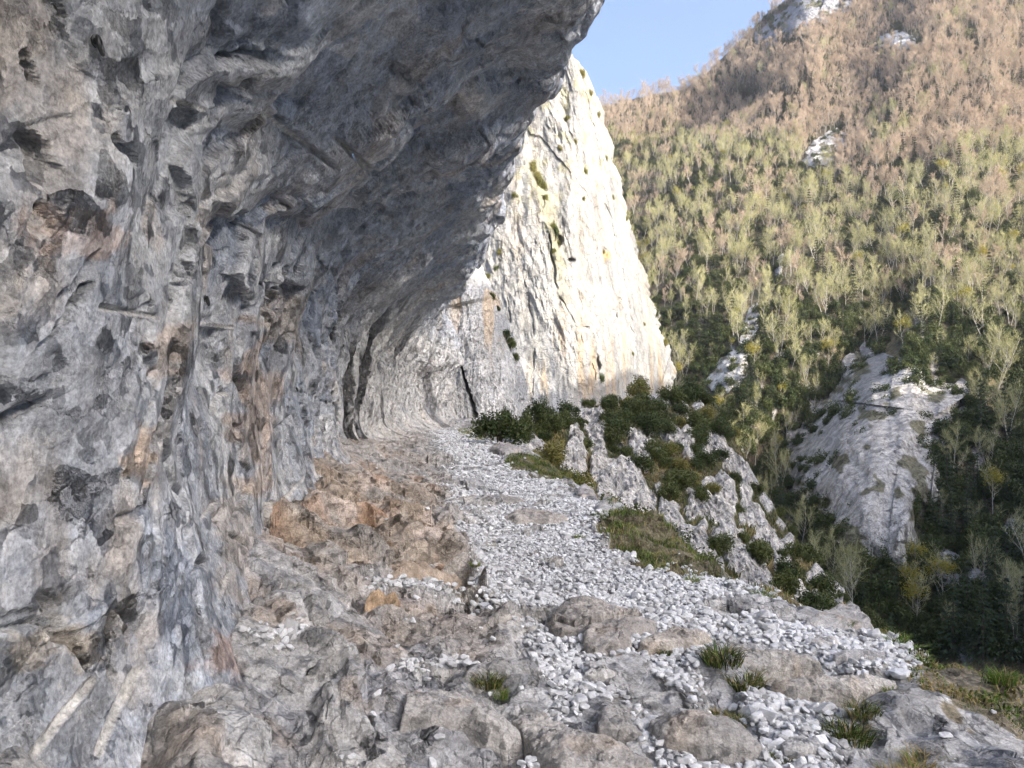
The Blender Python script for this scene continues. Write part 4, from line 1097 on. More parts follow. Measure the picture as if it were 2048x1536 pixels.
def scatter_stones():
    xs, ys, sz = [], [], []
    for y0, y1, cell, s0, s1 in ((2.2, 5.5, .033, .019, .050), (5.5, 9, .038, .023, .052), (9, 15, .054, .034, .062), (15, 36, .10, .055, .095)):
        gx, gy = np.meshgrid(np.arange(-5, 3.2, cell), np.arange(y0, y1, cell))
        gx = gx.ravel() + RNG.uniform(-.5, .5, gx.size) * cell; gy = gy.ravel() + RNG.uniform(-.5, .5, gy.size) * cell
        w = gravel_at(gx, gy)
        bare = noise(gx * 1.6, gy * 1.6, 911) + .5 * noise(gx * 4, gy * 4, 912)
        k = (w > .45) & (RNG.random(gx.size) < np.clip(.95 + 1.2 * (bare + .10), .2, .96))
        k |= (w > .02) & (RNG.random(gx.size) < .25) | ((RNG.random(gx.size) < .010) & (gx > smooth_interp(X_F, gy) + .6) & (gx < smooth_interp(X_E, gy) - .1))
        gx, gy = gx[k], gy[k]
        xs.append(gx); ys.append(gy)
        s = s0 + (s1 - s0) * RNG.random(gx.size) ** 2.2
        s *= np.where(RNG.random(gx.size) < .04, RNG.uniform(1.4, 2.1, gx.size), 1)
        sz.append(s * 1.25)
    x = np.concatenate(xs); y = np.concatenate(ys); s = np.concatenate(sz)
    z = ground_z(x, y) + s * (.12 + .22 * RNG.random(x.size))
    # keep stones off the outcrops: lift those on one to its surface is wrong, so drop them
    dg = bpy.context.evaluated_depsgraph_get()
    from mathutils.bvhtree import BVHTree
    keep = np.ones(x.size, bool)
    for o in [o for o in col.objects if o.name.startswith(('rock_outcrop', 'boulder'))]:
        me = o.data
        n = len(me.vertices); co = np.empty(n * 3, np.float32); me.vertices.foreach_get('co', co); co = co.reshape(-1, 3) + np.array(o.location)
        lo, hi = co.min(0), co.max(0)
        idx = np.where((x > lo[0]) & (x < hi[0]) & (y > lo[1]) & (y < hi[1]))[0]
        if not len(idx): continue
        bv = BVHTree.FromPolygons([tuple(v) for v in co], [tuple(p.vertices) for p in me.polygons])
        for k in idx:
            h = bv.ray_cast(Vector((x[k], y[k], 5)), Vector((0, 0, -1)))
            if h[0] is not None and h[0].z > z[k] + .35 * s[k]: keep[k] = False
    x, y, z, s = x[keep], y[keep], z[keep], s[keep]
    e = np.stack([RNG.normal(0, .35, x.size), RNG.normal(0, .35, x.size), RNG.uniform(0, 6.28, x.size)], 1)
    kind = np.where(y < 6.5, RNG.integers(0, 7, x.size), RNG.integers(7, 14, x.size))
    px, py = proj(np.stack([x, y, z], -1))
    vis = (px > 0) & (px < 2048) & (py > 0) & (py < 1530)
    show = np.where(vis, s / np.maximum(y, .5), 0)
    order = np.argsort(-show)
    big = order[:300]; rest = order[300:]
    for k in big:
        o = new_obj('stone', STONE_ME[kind[k]])
        o.location = (x[k], y[k], z[k]); o.rotation_euler = tuple(e[k]); o.scale = (s[k],) * 3
        tag(o, 'loose pale grey cobble lying in the gravel of the path', 'stone', 'loose cobbles on the path')
    R = rot_mats(e[rest]) * s[rest][:, None, None]; T = np.stack([x, y, z], 1)[rest]
    Vs, Fs, n = [], [], 0
    for q in range(len(STONES)):
        m = kind[rest] == q
        V, F = STONES[q]
        W = np.einsum('nij,vj->nvi', R[m], V) + T[m][:, None]
        c = len(W)
        Vs.append(W.reshape(-1, 3)); Fs.append((F[None] + (np.arange(c) * len(V))[:, None, None] + n).reshape(-1, 3)); n += c * len(V)
    o = new_obj('gravel', mesh_np('gravel', np.concatenate(Vs), np.concatenate(Fs), M['stone']))
    tag(o, 'loose pale limestone gravel spread over the path', 'gravel', kind='stuff')
    print('stones', len(x), 'tris', sum(len(f) for f in Fs))
scatter_stones()

# ------------------------------------------------------------------ plants
def blades(n, spread, hmin, hmax, lean, seed, wid=.006):
    """n grass blades in a tuft: curved strips of three triangles."""
    g = np.random.default_rng(seed)
    a = g.uniform(0, 2 * np.pi, n); r = spread * np.sqrt(g.random(n))
    bx, by = r * np.cos(a), r * np.sin(a)
    h = g.uniform(hmin, hmax, n); la = a + g.normal(0, .7, n); le = lean * h * g.uniform(.3, 1.2, n)
    dx, dy = np.cos(la), np.sin(la)
    w = wid * g.uniform(.6, 1.2, n); tx, ty = -dy, dx
    t = g.uniform(0, np.pi, n); tx, ty = np.cos(t), np.sin(t)
    def pt(f, k): return bx + dx * le * f ** 2, by + dy * le * f ** 2, h * f * (1 - .25 * f * lean)
    V = np.empty((n, 5, 3))
    for j, (f, s) in enumerate(((0, -1), (0, 1), (.55, -.8), (.55, .8), (1, 0))):
        x, y, z = pt(f, s)
        V[:, j] = np.stack([x + tx * w * s, y + ty * w * s, z - (.03 if f == 0 else 0)], 1)
    F = np.array([[0, 1, 3], [0, 3, 2], [2, 3, 4]])
    return V.reshape(-1, 3), (F[None] + (np.arange(n) * 5)[:, None, None]).reshape(-1, 3)

TUFT = {}
for kind, mat, n, sp, h0, h1, ln in (('green', 'grass', 150, .10, .06, .16, .8), ('dark', 'grass_dark', 260, .13, .08, .19, .9), ('dry', 'grass_dry', 150, .10, .06, .17, 1.0), ('flat', 'grass', 150, .14, .03, .07, 1.0)):
    for v in range(2):
        V, F = blades(int(n * 1.5), sp, h0 * .5, h1, ln, 40 + v + len(kind) * 7, .0042)
        me = mesh_np('grass_tuft', V, F, M[mat])
        me.materials.append(M['grass_dry']); me.materials.append(M['grass'])
        me.polygons.foreach_set('material_index', np.repeat(np.random.default_rng(v).choice([0, 1, 2], int(n * 1.5), p=[.62, .2, .18]), 3).astype(np.int32))
        TUFT[kind, v] = me
TUFTS = [
    (1445, 1342, 'dark', 1.25, 'dark tussock of grass at the foot of the broken ledge'), (1490, 1362, 'dark', 1.15, 'second dark tussock leaning on the broken ledge, beside the cobbles'),
    (1690, 1258, 'green', .9, 'short green tuft on the broad smooth hump'), (1792, 1284, 'green', 1.2, 'lush green tuft at the outer lip of the path'),
    (1838, 1270, 'dry', .9, 'straw-coloured tuft on the outer rim beside the lush green tuft'), (1850, 1312, 'green', .8, 'low green tuft at the head of the dry grass patch'),
    (1694, 1462, 'dark', 1.2, 'dark green tuft on the lower bedrock by the cobbles'), (1725, 1428, 'dark', .9, 'smaller dark tuft behind the lower bedrock tuft'),
    (1846, 1494, 'dry', 1.1, 'yellowing tuft in a crack of the big right-hand slab'), (1788, 1514, 'dry', .9, 'thin straw tuft by the reddish moss on the big slab'),
    (1784, 1388, 'green', .6, 'tiny green tuft at the end of the weathered slab'), (1620, 1344, 'dry', .7, 'short dry tuft on the long broken ledge'),
    (1437, 1396, 'dry', .9, 'rusty dry tuft above the smooth boulder'), (1478, 1432, 'dark', .7, 'dark tuft tucked against the smooth boulder'),
    (1562, 1506, 'dark', .5, 'tiny dark tuft between the boulder and the worn slab'), (2002, 1362, 'dry', 1.2, 'tall straw tuft on the rim of the dry grass patch'),
    (2006, 1392, 'green', 1.1, 'green tuft inside the dry grass patch'), (1530, 1196, 'green', 1.2, 'green tuft on the path edge below the grassy mound'),
    (1386, 1160, 'green', 1.1, 'green tuft at the lower tip of the grassy mound'), (975, 1372, 'dark', .9, 'mossy green tuft in the cleft of the foreground slabs'),
    (1000, 1388, 'green', .7, 'small bright tuft in the cleft of the foreground slabs'), (950, 1172, 'green', .6, 'tiny tuft where the tan ledge meets the gravel'),
    (948, 1145, 'dry', .5, 'dry sprig on the tan ledge block'), (1820, 1540, 'dry', .8, 'dry tuft at the bottom of the big right-hand slab'), (1327, 1306, 'dark', .7, 'dark tuft below the tan domed outcrop'),
    (1880, 1290, 'dry', .9, 'dry tuft on the bare rim above the dry grass patch'), (1960, 1322, 'dry', .9, 'wispy straw tuft on the cliff rim'), (1160, 1075, 'green', .9, 'green tuft at the inner tip of the grassy mound'), (1087, 1002, 'green', 1.0, 'dark green clump in the gravel below the green strip')]
for i, (x, y, kind, s, lab) in enumerate(TUFTS):
    gx, gy = ray_ground(np.array([x]), np.array([y]))
    o = new_obj('grass_tuft', TUFT[kind, i % 2])
    o.location = (gx[0], gy[0], ground_z(gx[0], gy[0])); o.scale = (s * .66, s * .66, s * .46); o.rotation_euler = (0, 0, i * 1.7)
    tag(o, lab, 'grass tuft', 'grass tufts along the path')

def grass_mat_patch(name, label, polys, dens, h0, h1, mats, seed, lean=.9):
    """Turf nobody could count: one object, many blades."""
    g = np.random.default_rng(seed)
    Vs, Fs, Ms, n = [], [], [], 0
    for poly in polys:
        p = np.array(poly, float)
        gx, gy = ray_ground(p[:, 0], p[:, 1])
        A = np.stack([gx, gy], 1)
        lo, hi = A.min(0), A.max(0)
        N = int(dens * (hi[0] - lo[0]) * (hi[1] - lo[1]))
        q = g.uniform(lo, hi, (N, 2))
        jit = .18 * np.stack([noise(q[:, 0] * 3, q[:, 1] * 3, seed), noise(q[:, 0] * 3, q[:, 1] * 3 + 9, seed)], 1)
        q = q[in_poly(q[:, 0] + jit[:, 0], q[:, 1] + jit[:, 1], A)]
        q = q[noise(q[:, 0] * 2.5, q[:, 1] * 2.5, seed + 3) > -.35]
        z = ground_z(q[:, 0], q[:, 1])
        hs = np.clip(.75 + .6 * noise(q[:, 0] * 2, q[:, 1] * 2, seed + 4), .3, 1.4)
        V, F = blades(len(q), 0, h0, h1, lean, seed, .005)
        V = V.reshape(-1, 5, 3) * hs[:, None, None] + np.stack([q[:, 0], q[:, 1], z], 1)[:, None]
        Vs.append(V.reshape(-1, 3)); Fs.append(F + n); n += len(V) * 5
        mm = noise(q[:, 0] * 1.8, q[:, 1] * 1.8, seed + 9) + .3 * g.normal(size=len(q))
        Ms.append(np.repeat(np.digitize(mm, np.linspace(-.3, .4, len(mats) + 1)[1:-1]), 3))
    me = mesh_np(name, np.concatenate(Vs), np.concatenate(Fs))
    for m in mats: me.materials.append(M[m])
    me.polygons.foreach_set('material_index', np.concatenate(Ms).astype(np.int32))
    o = new_obj(name, me)
    tag(o, label, 'grass', kind='stuff')
grass_mat_patch('grass', 'green turf covering the mound and strips at the path edge', [GRASS_MOUND, GRASS_STRIP, GRASS_RIM, GRASS_FAR], 1700, .04, .15, ['grass_dark', 'grass', 'grass', 'grass', 'grass_dry'], 71)
grass_mat_patch('dry_grass', 'flattened straw and green ground cover on the outer rim', [DRY_PATCH], 4200, .015, .06, ['grass_dry', 'grass', 'grass', 'grass_dark'], 72, 1.6)

def leaf_cloud(n, centres, radii, size, seed, flat=.5):
    """n leaf quads (two triangles) spread through overlapping lumps, denser towards their skins."""
    g = np.random.default_rng(seed)
    k = g.integers(0, len(centres), n)
    c = np.array(centres)[k]; r = np.array(radii)[k]
    d = g.normal(size=(n, 3)); d /= np.linalg.norm(d, axis=1, keepdims=True)
    rr = g.random(n) ** .45
    p = c + d * r * rr[:, None]
    u = g.normal(size=(n, 3)); u /= np.linalg.norm(u, axis=1, keepdims=True)
    w = np.cross(u, d + .3 * g.normal(size=(n, 3))); w /= np.linalg.norm(w, axis=1, keepdims=True) + 1e-9
    s = size * g.uniform(.6, 1.3, n)[:, None]
    V = np.stack([p - u * s, p + w * s * flat, p + u * s, p - w * s * flat], 1)
    F = np.array([[0, 1, 2], [0, 2, 3]])
    return V.reshape(-1, 3), (F[None] + (np.arange(n) * 4)[:, None, None]).reshape(-1, 3)

def tubes(segs, sides=3):
    """Tapered tubes: segs = [(p0, p1, r0, r1)]."""
    Vs, Fs, n = [], [], 0
    ang = np.arange(sides) / sides * 2 * np.pi
    for p0, p1, r0, r1 in segs:
        p0 = np.array(p0, float); p1 = np.array(p1, float)
        d = p1 - p0; d /= np.linalg.norm(d) + 1e-9
        a = np.cross(d, [0.3, 1, .2] if abs(d[2]) > .9 else [0, 0, 1]); a /= np.linalg.norm(a) + 1e-9
        b = np.cross(d, a)
        ring = np.cos(ang)[:, None] * a + np.sin(ang)[:, None] * b
        Vs += [p0 + ring * r0, p1 + ring * r1]
        for i in range(sides):
            j = (i + 1) % sides
            Fs += [[n + i, n + j, n + sides + j], [n + i, n + sides + j, n + sides + i]]
        n += 2 * sides
    return np.concatenate(Vs), np.array(Fs)

def bare_tree(seed, H=11., spread=3.2, lean=.1, twigs=420, twig_w=.05, stems=1):
    """Leafless broadleaf: trunk and limbs as tapered tubes, twigs as slender triangles. Returns trunk and crown arrays."""
    g = random.Random(seed)
    trunk, limbs, tw = [], [], []
    for st in range(stems):
        base = Vector((g.uniform(-.5, .5) * (stems > 1), g.uniform(-.5, .5) * (stems > 1), -.6))
        d = Vector((g.uniform(-lean, lean), g.uniform(-lean, lean) - .05, 1)).normalized()
        p = base.copy(); nseg = 7; r = H * .0135 * g.uniform(.8, 1.2)
        pts = [(p.copy(), r)]
        for k in range(nseg):
            d = (d + Vector((g.uniform(-.13, .13), g.uniform(-.13, .13), .10))).normalized()
            p = p + d * H * .92 / nseg
            r *= .80
            pts.append((p.copy(), r))
        for (a, ra), (b, rb) in zip(pts[:-1], pts[1:]): trunk.append((a, b, ra, rb))
        nl = 11
        for k in range(nl):
            f = .34 + .6 * k / nl + g.uniform(-.04, .04)
            i = min(int(f * nseg), nseg - 1)
            a = pts[i][0].lerp(pts[i + 1][0], f * nseg - i); ra = pts[i][1] * .6
            az = g.uniform(0, 6.28); upw = .55 + .9 * f
            ld = Vector((math.cos(az), math.sin(az), upw)).normalized()
            ln = spread * (1.15 - .55 * f) * g.uniform(.75, 1.2)
            q = a; ends = []
            for s in range(3):
                ld = (ld + Vector((g.uniform(-.3, .3), g.uniform(-.3, .3), .16))).normalized()
                q2 = q + ld * ln / 3
                limbs.append((q, q2, ra * (1 - .28 * s), ra * (.72 - .28 * s)))
                q = q2; ends.append((q.copy(), ld.copy()))
            for q, dd in ends:
                for _ in range(2):
                    bd = (dd + Vector((g.uniform(-.8, .8), g.uniform(-.8, .8), g.uniform(-.1, .7)))).normalized()
                    b2 = q + bd * ln * g.uniform(.25, .45)
                    limbs.append((q, b2, ra * .3, ra * .12))
                    tw.append((q.lerp(b2, .5), bd)); tw.append((b2, bd))
        tw.append((pts[-1][0], d)); tw.append((pts[-2][0], d))
    Vt, Ft = tubes(trunk, 5)
    Vl, Fl = tubes(limbs, 3)
    gg = np.random.default_rng(seed)
    k = gg.integers(0, len(tw), twigs)
    P0 = np.array([t[0][:] for t in tw])[k] + gg.normal(0, .12, (twigs, 3)); D = np.array([t[1][:] for t in tw])[k] + gg.normal(0, .55, (twigs, 3)) + np.array([0, 0, .35])
    D /= np.linalg.norm(D, axis=1, keepdims=True)
    ln = spread * .34 * gg.uniform(.5, 1.3, twigs)[:, None]
    W = np.cross(D, gg.normal(size=(twigs, 3))); W /= np.linalg.norm(W, axis=1, keepdims=True)
    w = twig_w * gg.uniform(.6, 1.3, twigs)[:, None]
    V = np.stack([P0 - W * w * .5, P0 + W * w * .5, P0 + D * ln], 1).reshape(-1, 3)
    F = np.arange(twigs * 3).reshape(-1, 3)
    return (Vt, Ft), (Vl, Fl), (V, F)

def fir_tree(seed, H=11.):
    g = np.random.default_rng(seed)
    Vt, Ft = tubes([((0, 0, -.6), (0, 0, H * .97), H * .014, .02)], 5)
    Vs = []
    n = 900
    f = g.random(n) ** 1.2 * .9 + .08
    tier = np.floor(f * 13) / 13 + .03 * g.random(n)
    R = (1 - tier) * H * .21 * (.75 + .5 * g.random(n)) + .12
    a = g.uniform(0, 2 * np.pi, n); t = g.random(n) ** .6
    p = np.stack([R * t * np.cos(a), R * t * np.sin(a), H * tier - .30 * R * t], 1)
    d = np.stack([np.cos(a), np.sin(a), -.35 + .2 * g.normal(size=n)], 1)
    w = np.stack([-np.sin(a), np.cos(a), .3 * g.normal(size=n)], 1)
    s = (.10 + .035 * R)[:, None] * H / 11 * g.uniform(.7, 1.5, n)[:, None]
    V = np.stack([p - d * s, p + w * s * .6, p + d * s * 2.0, p - w * s * .6], 1).reshape(-1, 3)
    F = (np.array([[0, 1, 2], [0, 2, 3]])[None] + (np.arange(n) * 4)[:, None, None]).reshape(-1, 3)
    return (Vt, Ft), (V, F)

def lumps(seed, w, h, n):
    g = random.Random(seed)
    c, r = [], []
    for k in range(n):
        a = g.uniform(0, 6.28); q = g.random() ** .6 * w * .62
        z = h * (.25 + .5 * g.random()) * (1 - .35 * q / w)
        c.append((q * math.cos(a), q * math.sin(a), z)); s = g.uniform(.28, .5)
        r.append((w * s, w * s, h * s * .75))
    return c, r

def join(parts):
    Vs, Fs, n, mi = [], [], 0, []
    for k, (V, F) in enumerate(parts):
        Vs.append(V); Fs.append(F + n); n += len(V); mi += [k] * len(F)
    return np.concatenate(Vs), np.concatenate(Fs), np.array(mi, np.int32)

PROTO = {}        # kind -> list of (trunk mesh, crown mesh, whole mesh)
def add_proto(kind, trunk, crown_parts, tmat, cmats):
    tm = mesh_np('trunk', *trunk, M[tmat], None, False)
    V, F, mi = join(crown_parts)
    cm = mesh_np('crown', V, F)
    for m in cmats: cm.materials.append(M[m])
    cm.polygons.foreach_set('material_index', mi)
    V, F, mi = join([trunk] + crown_parts)
    wm = mesh_np(kind, V, F)
    for m in [tmat] + cmats: wm.materials.append(M[m])
    wm.polygons.foreach_set('material_index', mi)
    PROTO.setdefault(kind, []).append((tm, cm, wm))
for v in range(5):
    t, l, w = bare_tree(300 + v, 11.5, 3.3 + .3 * (v % 2), .14, 900, .048)
    add_proto('bare_pink', t, [l, w], 'bark', ['bark', 'twig_pink'])
    t, l, w = bare_tree(330 + v, 10.5, 3.6, .25, 760, .048, 1 + v % 2)
    add_proto('bare_olive', t, [l, w], 'bark', ['bark', 'twig_olive'])
for v in range(3):
    t, c = fir_tree(360 + v, 11.)
    add_proto('fir', t, [c], 'bark_dark', ['fir'])
    cs, rs = lumps(370 + v, 2.6, 4.6, 11)
    stem = tubes([((0, 0, -.5), (.2, .1, 2.4), .12, .05), ((0, 0, .4), (-.9, .5, 2.6), .08, .03), ((0, 0, .3), (.8, -.7, 2.2), .08, .03)], 4)
    add_proto('bush', stem, [leaf_cloud(1500, cs, rs, .20, 380 + v)], 'bark_dark', ['box'])
for v in range(2):
    t, l, w = bare_tree(390 + v, 10, 3.3, .12, 220, .07)
    cs, rs = lumps(395 + v, 3.0, 4.2, 12)
    V, F = leaf_cloud(800, cs, rs, .16, 397 + v); V = V + np.array([0, 0, 5.2])
    add_proto('yellow', t, [l, w, (V, F)], 'bark', ['bark', 'twig_olive', 'budding'])

# ------------------------------------------------------------------ limestone outcrops on the far slope
def hill_outcrop(name, label, cat, poly, bulge, seed, tint=(.50, .49, .475), group='limestone outcrops on the far slope', nth=140, nr=46, dip=(.9, .35), rough=1.0):
    poly = np.array(poly, float)
    q = np.concatenate([poly, poly[:1]]); L = np.concatenate([[0], np.cumsum(np.hypot(*np.diff(q, axis=0).T))])
    t = np.linspace(0, L[-1], nth, endpoint=False)
    B = np.stack([np.interp(t, L, q[:, 0]), np.interp(t, L, q[:, 1])], 1)
    size = math.sqrt(abs(np.sum(B[:, 0] * np.roll(B[:, 1], -1) - np.roll(B[:, 0], -1) * B[:, 1])) / 2)
    B = B + .09 * size * np.stack([fbm(B[:, 0] / size * 4, B[:, 1] / size * 4, 3, seed), fbm(B[:, 0] / size * 4 + 5, B[:, 1] / size * 4, 3, seed)], 1)
    c0 = B.mean(0)
    r = np.linspace(.02, 1, nr)
    R, TH = np.meshgrid(r, np.arange(nth), indexing='ij')
    XY = c0 + R[..., None] * (B[TH] - c0)
    px, py = XY[..., 0], XY[..., 1]
    D = mtn_depth(px, py)
    m = D.mean() / FPX                                  # metres per pixel there
    dome = (1 - R ** 3) ** .8
    al = px * dip[0] + py * dip[1]; ac = -px * dip[1] + py * dip[0]
    f1, i1 = env(al / (.22 * size), ac / (.6 * size), seed + 1, .7)
    f2, i2 = env(al / (.075 * size), ac / (.2 * size), seed + 2, .9)
    out = (bulge * dome + rough * size * m * (.13 * f1 + .035 * f2) * dome ** .5)
    D = D - np.where(R > .96, -2.5, out)
    P = unproj(px, py, D)
    C = np.zeros(P.shape) + np.array(tint)
    C = mixc(C, np.array(tint) * .68, sstep(0, .5, fbm(al / size * 7, ac / size * 1.5, 3, seed + 3)) * .8)
    C = mixc(C, np.array(tint) * 1.18, sstep(.55, .9, i1) * .6)
    C = mixc(C, (.13, .12, .06), sstep(.28, .45, fbm(px / size * 5, py / size * 7, 3, seed + 5)) * .85)
    V = np.concatenate([P.reshape(-1, 3), [P[0].mean(0)]]); Cc = np.concatenate([C.reshape(-1, 3), [C[0].mean(0)]])
    Fq = grid_faces(nr, nth, wrap=True); Fq = np.concatenate([Fq[:, [0, 1, 2]], Fq[:, [0, 2, 3]]])
    k = len(V) - 1; j = np.arange(nth)
    F = np.concatenate([Fq, np.stack([np.full(nth, k), j, (j + 1) % nth], 1)])
    org = P[-1].mean(0)
    o = new_obj(name, mesh_np(name, V - org, F, M['cliff'], Cc, False))
    o.location = org
    tag(o, label, cat, group)
    return P
CLIFF_POLYS = []
def hcl(label, poly, bulge, seed, **kw):
    CLIFF_POLYS.append(poly)
    return hill_outcrop('rock_outcrop', label, 'outcrop', poly, bulge, seed, **kw)
GORGE = hcl('great folded grey cliff rising from the shaded gorge', [(1565, 905), (1590, 860), (1640, 800), (1690, 715), (1740, 676), (1800, 690), (1850, 730), (1905, 770), (1950, 735), (1966, 745), (1940, 800), (1900, 850), (1885, 920), (1868, 1000), (1845, 1070), (1795, 1125), (1730, 1150), (1685, 1130), (1655, 1070), (1610, 1010), (1570, 975)], 9, 861, nth=420, nr=150, tint=(.48, .455, .42), rough=.8, dip=(1.0, .12))
hcl('bright limestone fin standing among dark evergreens', [(1405, 775), (1420, 740), (1450, 705), (1480, 700), (1490, 640), (1505, 600), (1522, 600), (1520, 650), (1505, 700), (1495, 750), (1480, 775), (1440, 800)], 4, 862, tint=(.56, .54, .50), nth=200, nr=60)
hcl('small white crag with ochre grass on its top, high on the slope', [(1602, 330), (1610, 300), (1640, 270), (1675, 255), (1695, 268), (1690, 300), (1660, 330), (1625, 338)], 6, 863, tint=(.56, .54, .52))
hcl('grey crag with a shadowed hollow near the top of the slope', [(1745, 98), (1762, 72), (1795, 58), (1830, 72), (1842, 95), (1800, 106)], 8, 864, tint=(.45, .45, .46))
hcl('pale rock strip in the middle of the wood', [(1548, 545), (1556, 508), (1568, 505), (1566, 540), (1556, 560)], 3, 865, nth=80, nr=26)
hcl('broken cliff band along the skyline ridge', [(1490, 98), (1520, 55), (1570, 10), (1640, -30), (1730, -30), (1700, 20), (1640, 50), (1590, 75), (1530, 95)], 6, 866, tint=(.26, .265, .28), nth=180, nr=50)  # dark blue-grey tint paints in the shade on this cliff
hcl('low purple-grey crag at the bottom of the shaded slope', [(1990, 1075), (2010, 1040), (2060, 1020), (2090, 1060), (2050, 1095)], 3, 867, tint=(.45, .43, .44), nth=100, nr=36)
hcl('scattered pale rock step beneath the great cliff', [(1820, 1110), (1880, 1090), (1950, 1120), (1990, 1170), (1920, 1190), (1850, 1160)], 2.5, 868, tint=(.42, .41, .40), nth=120, nr=40)

# ------------------------------------------------------------------ trees of the far slope
def forest():
    g = np.random.default_rng(99)
    n = 90000
    x = g.uniform(980, 2110, n); t = smooth_interp(SKYLINE, x)
    y = t + (1330 - t) * g.random(n)
    y[:14000] = t[:14000] + (360 - t[:14000]) * g.random(14000)      # the high slope is farther: more, smaller trees
    d = mtn_depth(x, y)
    rr = g.random(n); nz = noise(x * .008, y * .012, 5); nz2 = fbm(x * .006, y * .008, 2, 8)
    rock = np.zeros(n, bool)
    for p in CLIFF_POLYS: rock |= in_poly(x, y - 4, p)
    rock |= in_poly(x, y - 26, CLIFF_POLYS[0]) | in_poly(x, y - 25, CLIFF_POLYS[1])
    tall = in_poly(x, y - 60, CLIFF_POLYS[0]) | in_poly(x, y - 95, CLIFF_POLYS[0])     # only low shrubs right below the great cliff
    shown = ~rock | (g.random(n) < .06)
    cellmap = {}; pts = []
    for k in range(n):
        if not shown[k]: continue
        X, Y, D, r = float(x[k]), float(y[k]), float(d[k]), float(rr[k])
        if Y < 330 + 150 * nz2[k] + 60 * (r * 7.77 % 1 - .5):
            kind = 'fir' if r < .05 + .25 * (nz[k] > .22) else ('bare_pink' if r < .90 else ('bush' if r < .95 else 'bare_olive'))
        elif Y < 620:
            kind = 'bare_olive' if r < .44 else ('bush' if r < .74 else ('fir' if r < .90 else ('yellow' if r < .91 else 'bare_pink')))
        else:
            kind = 'bush' if r < .62 else ('bare_olive' if r < .86 else ('fir' if r < .985 else 'yellow'))
        if kind == 'fir' and Y < float(t[k]) + 30 and X < 1480: kind = 'bare_pink'
        if rock[k]: kind = 'bush'
        if tall[k] and kind not in ('bush',): continue
        sp = (2.2 if kind in ('bush', 'fir') else 2.35) * FPX / D * (.75 + .6 * (r * 3.33 % 1))
        if Y < 340: sp *= .8
        kx, ky = int(X // 30), int(Y // 30); ok = True
        for a in (-1, 0, 1):
            for b in (-1, 0, 1):
                for (qx, qy, qs) in cellmap.get((kx + a, ky + b), ()):
                    if (qx - X) ** 2 + ((qy - Y) * 1.5) ** 2 < min(sp, qs) ** 2: ok = False; break
                if not ok: break
            if not ok: break
        if ok:
            cellmap.setdefault((kx, ky), []).append((X, Y, sp)); pts.append((X, Y, D, kind))
    return pts
FOREST = forest()
LABELS = {
    'bare_pink': ('bare_tree', 'leafless tree with pinkish-brown twigs and pale trunk on the far slope', 'tree', 'leafless pinkish trees on the far slope'),
    'bare_olive': ('bare_tree', 'leafless tree with olive budding twigs and pale trunk on the far slope', 'tree', 'leafless olive trees on the far slope'),
    'fir': ('fir_tree', 'dark green conifer rising among the bare trees of the far slope', 'tree', 'conifers on the far slope'),
    'bush': ('evergreen_shrub', 'rounded dark green evergreen shrub under the bare trees of the far slope', 'shrub', 'evergreen shrubs on the far slope'),
    'yellow': ('budding_tree', 'tree in fresh yellow-green leaf among the bare trees of the far slope', 'tree', 'yellow-green trees on the far slope'),
}
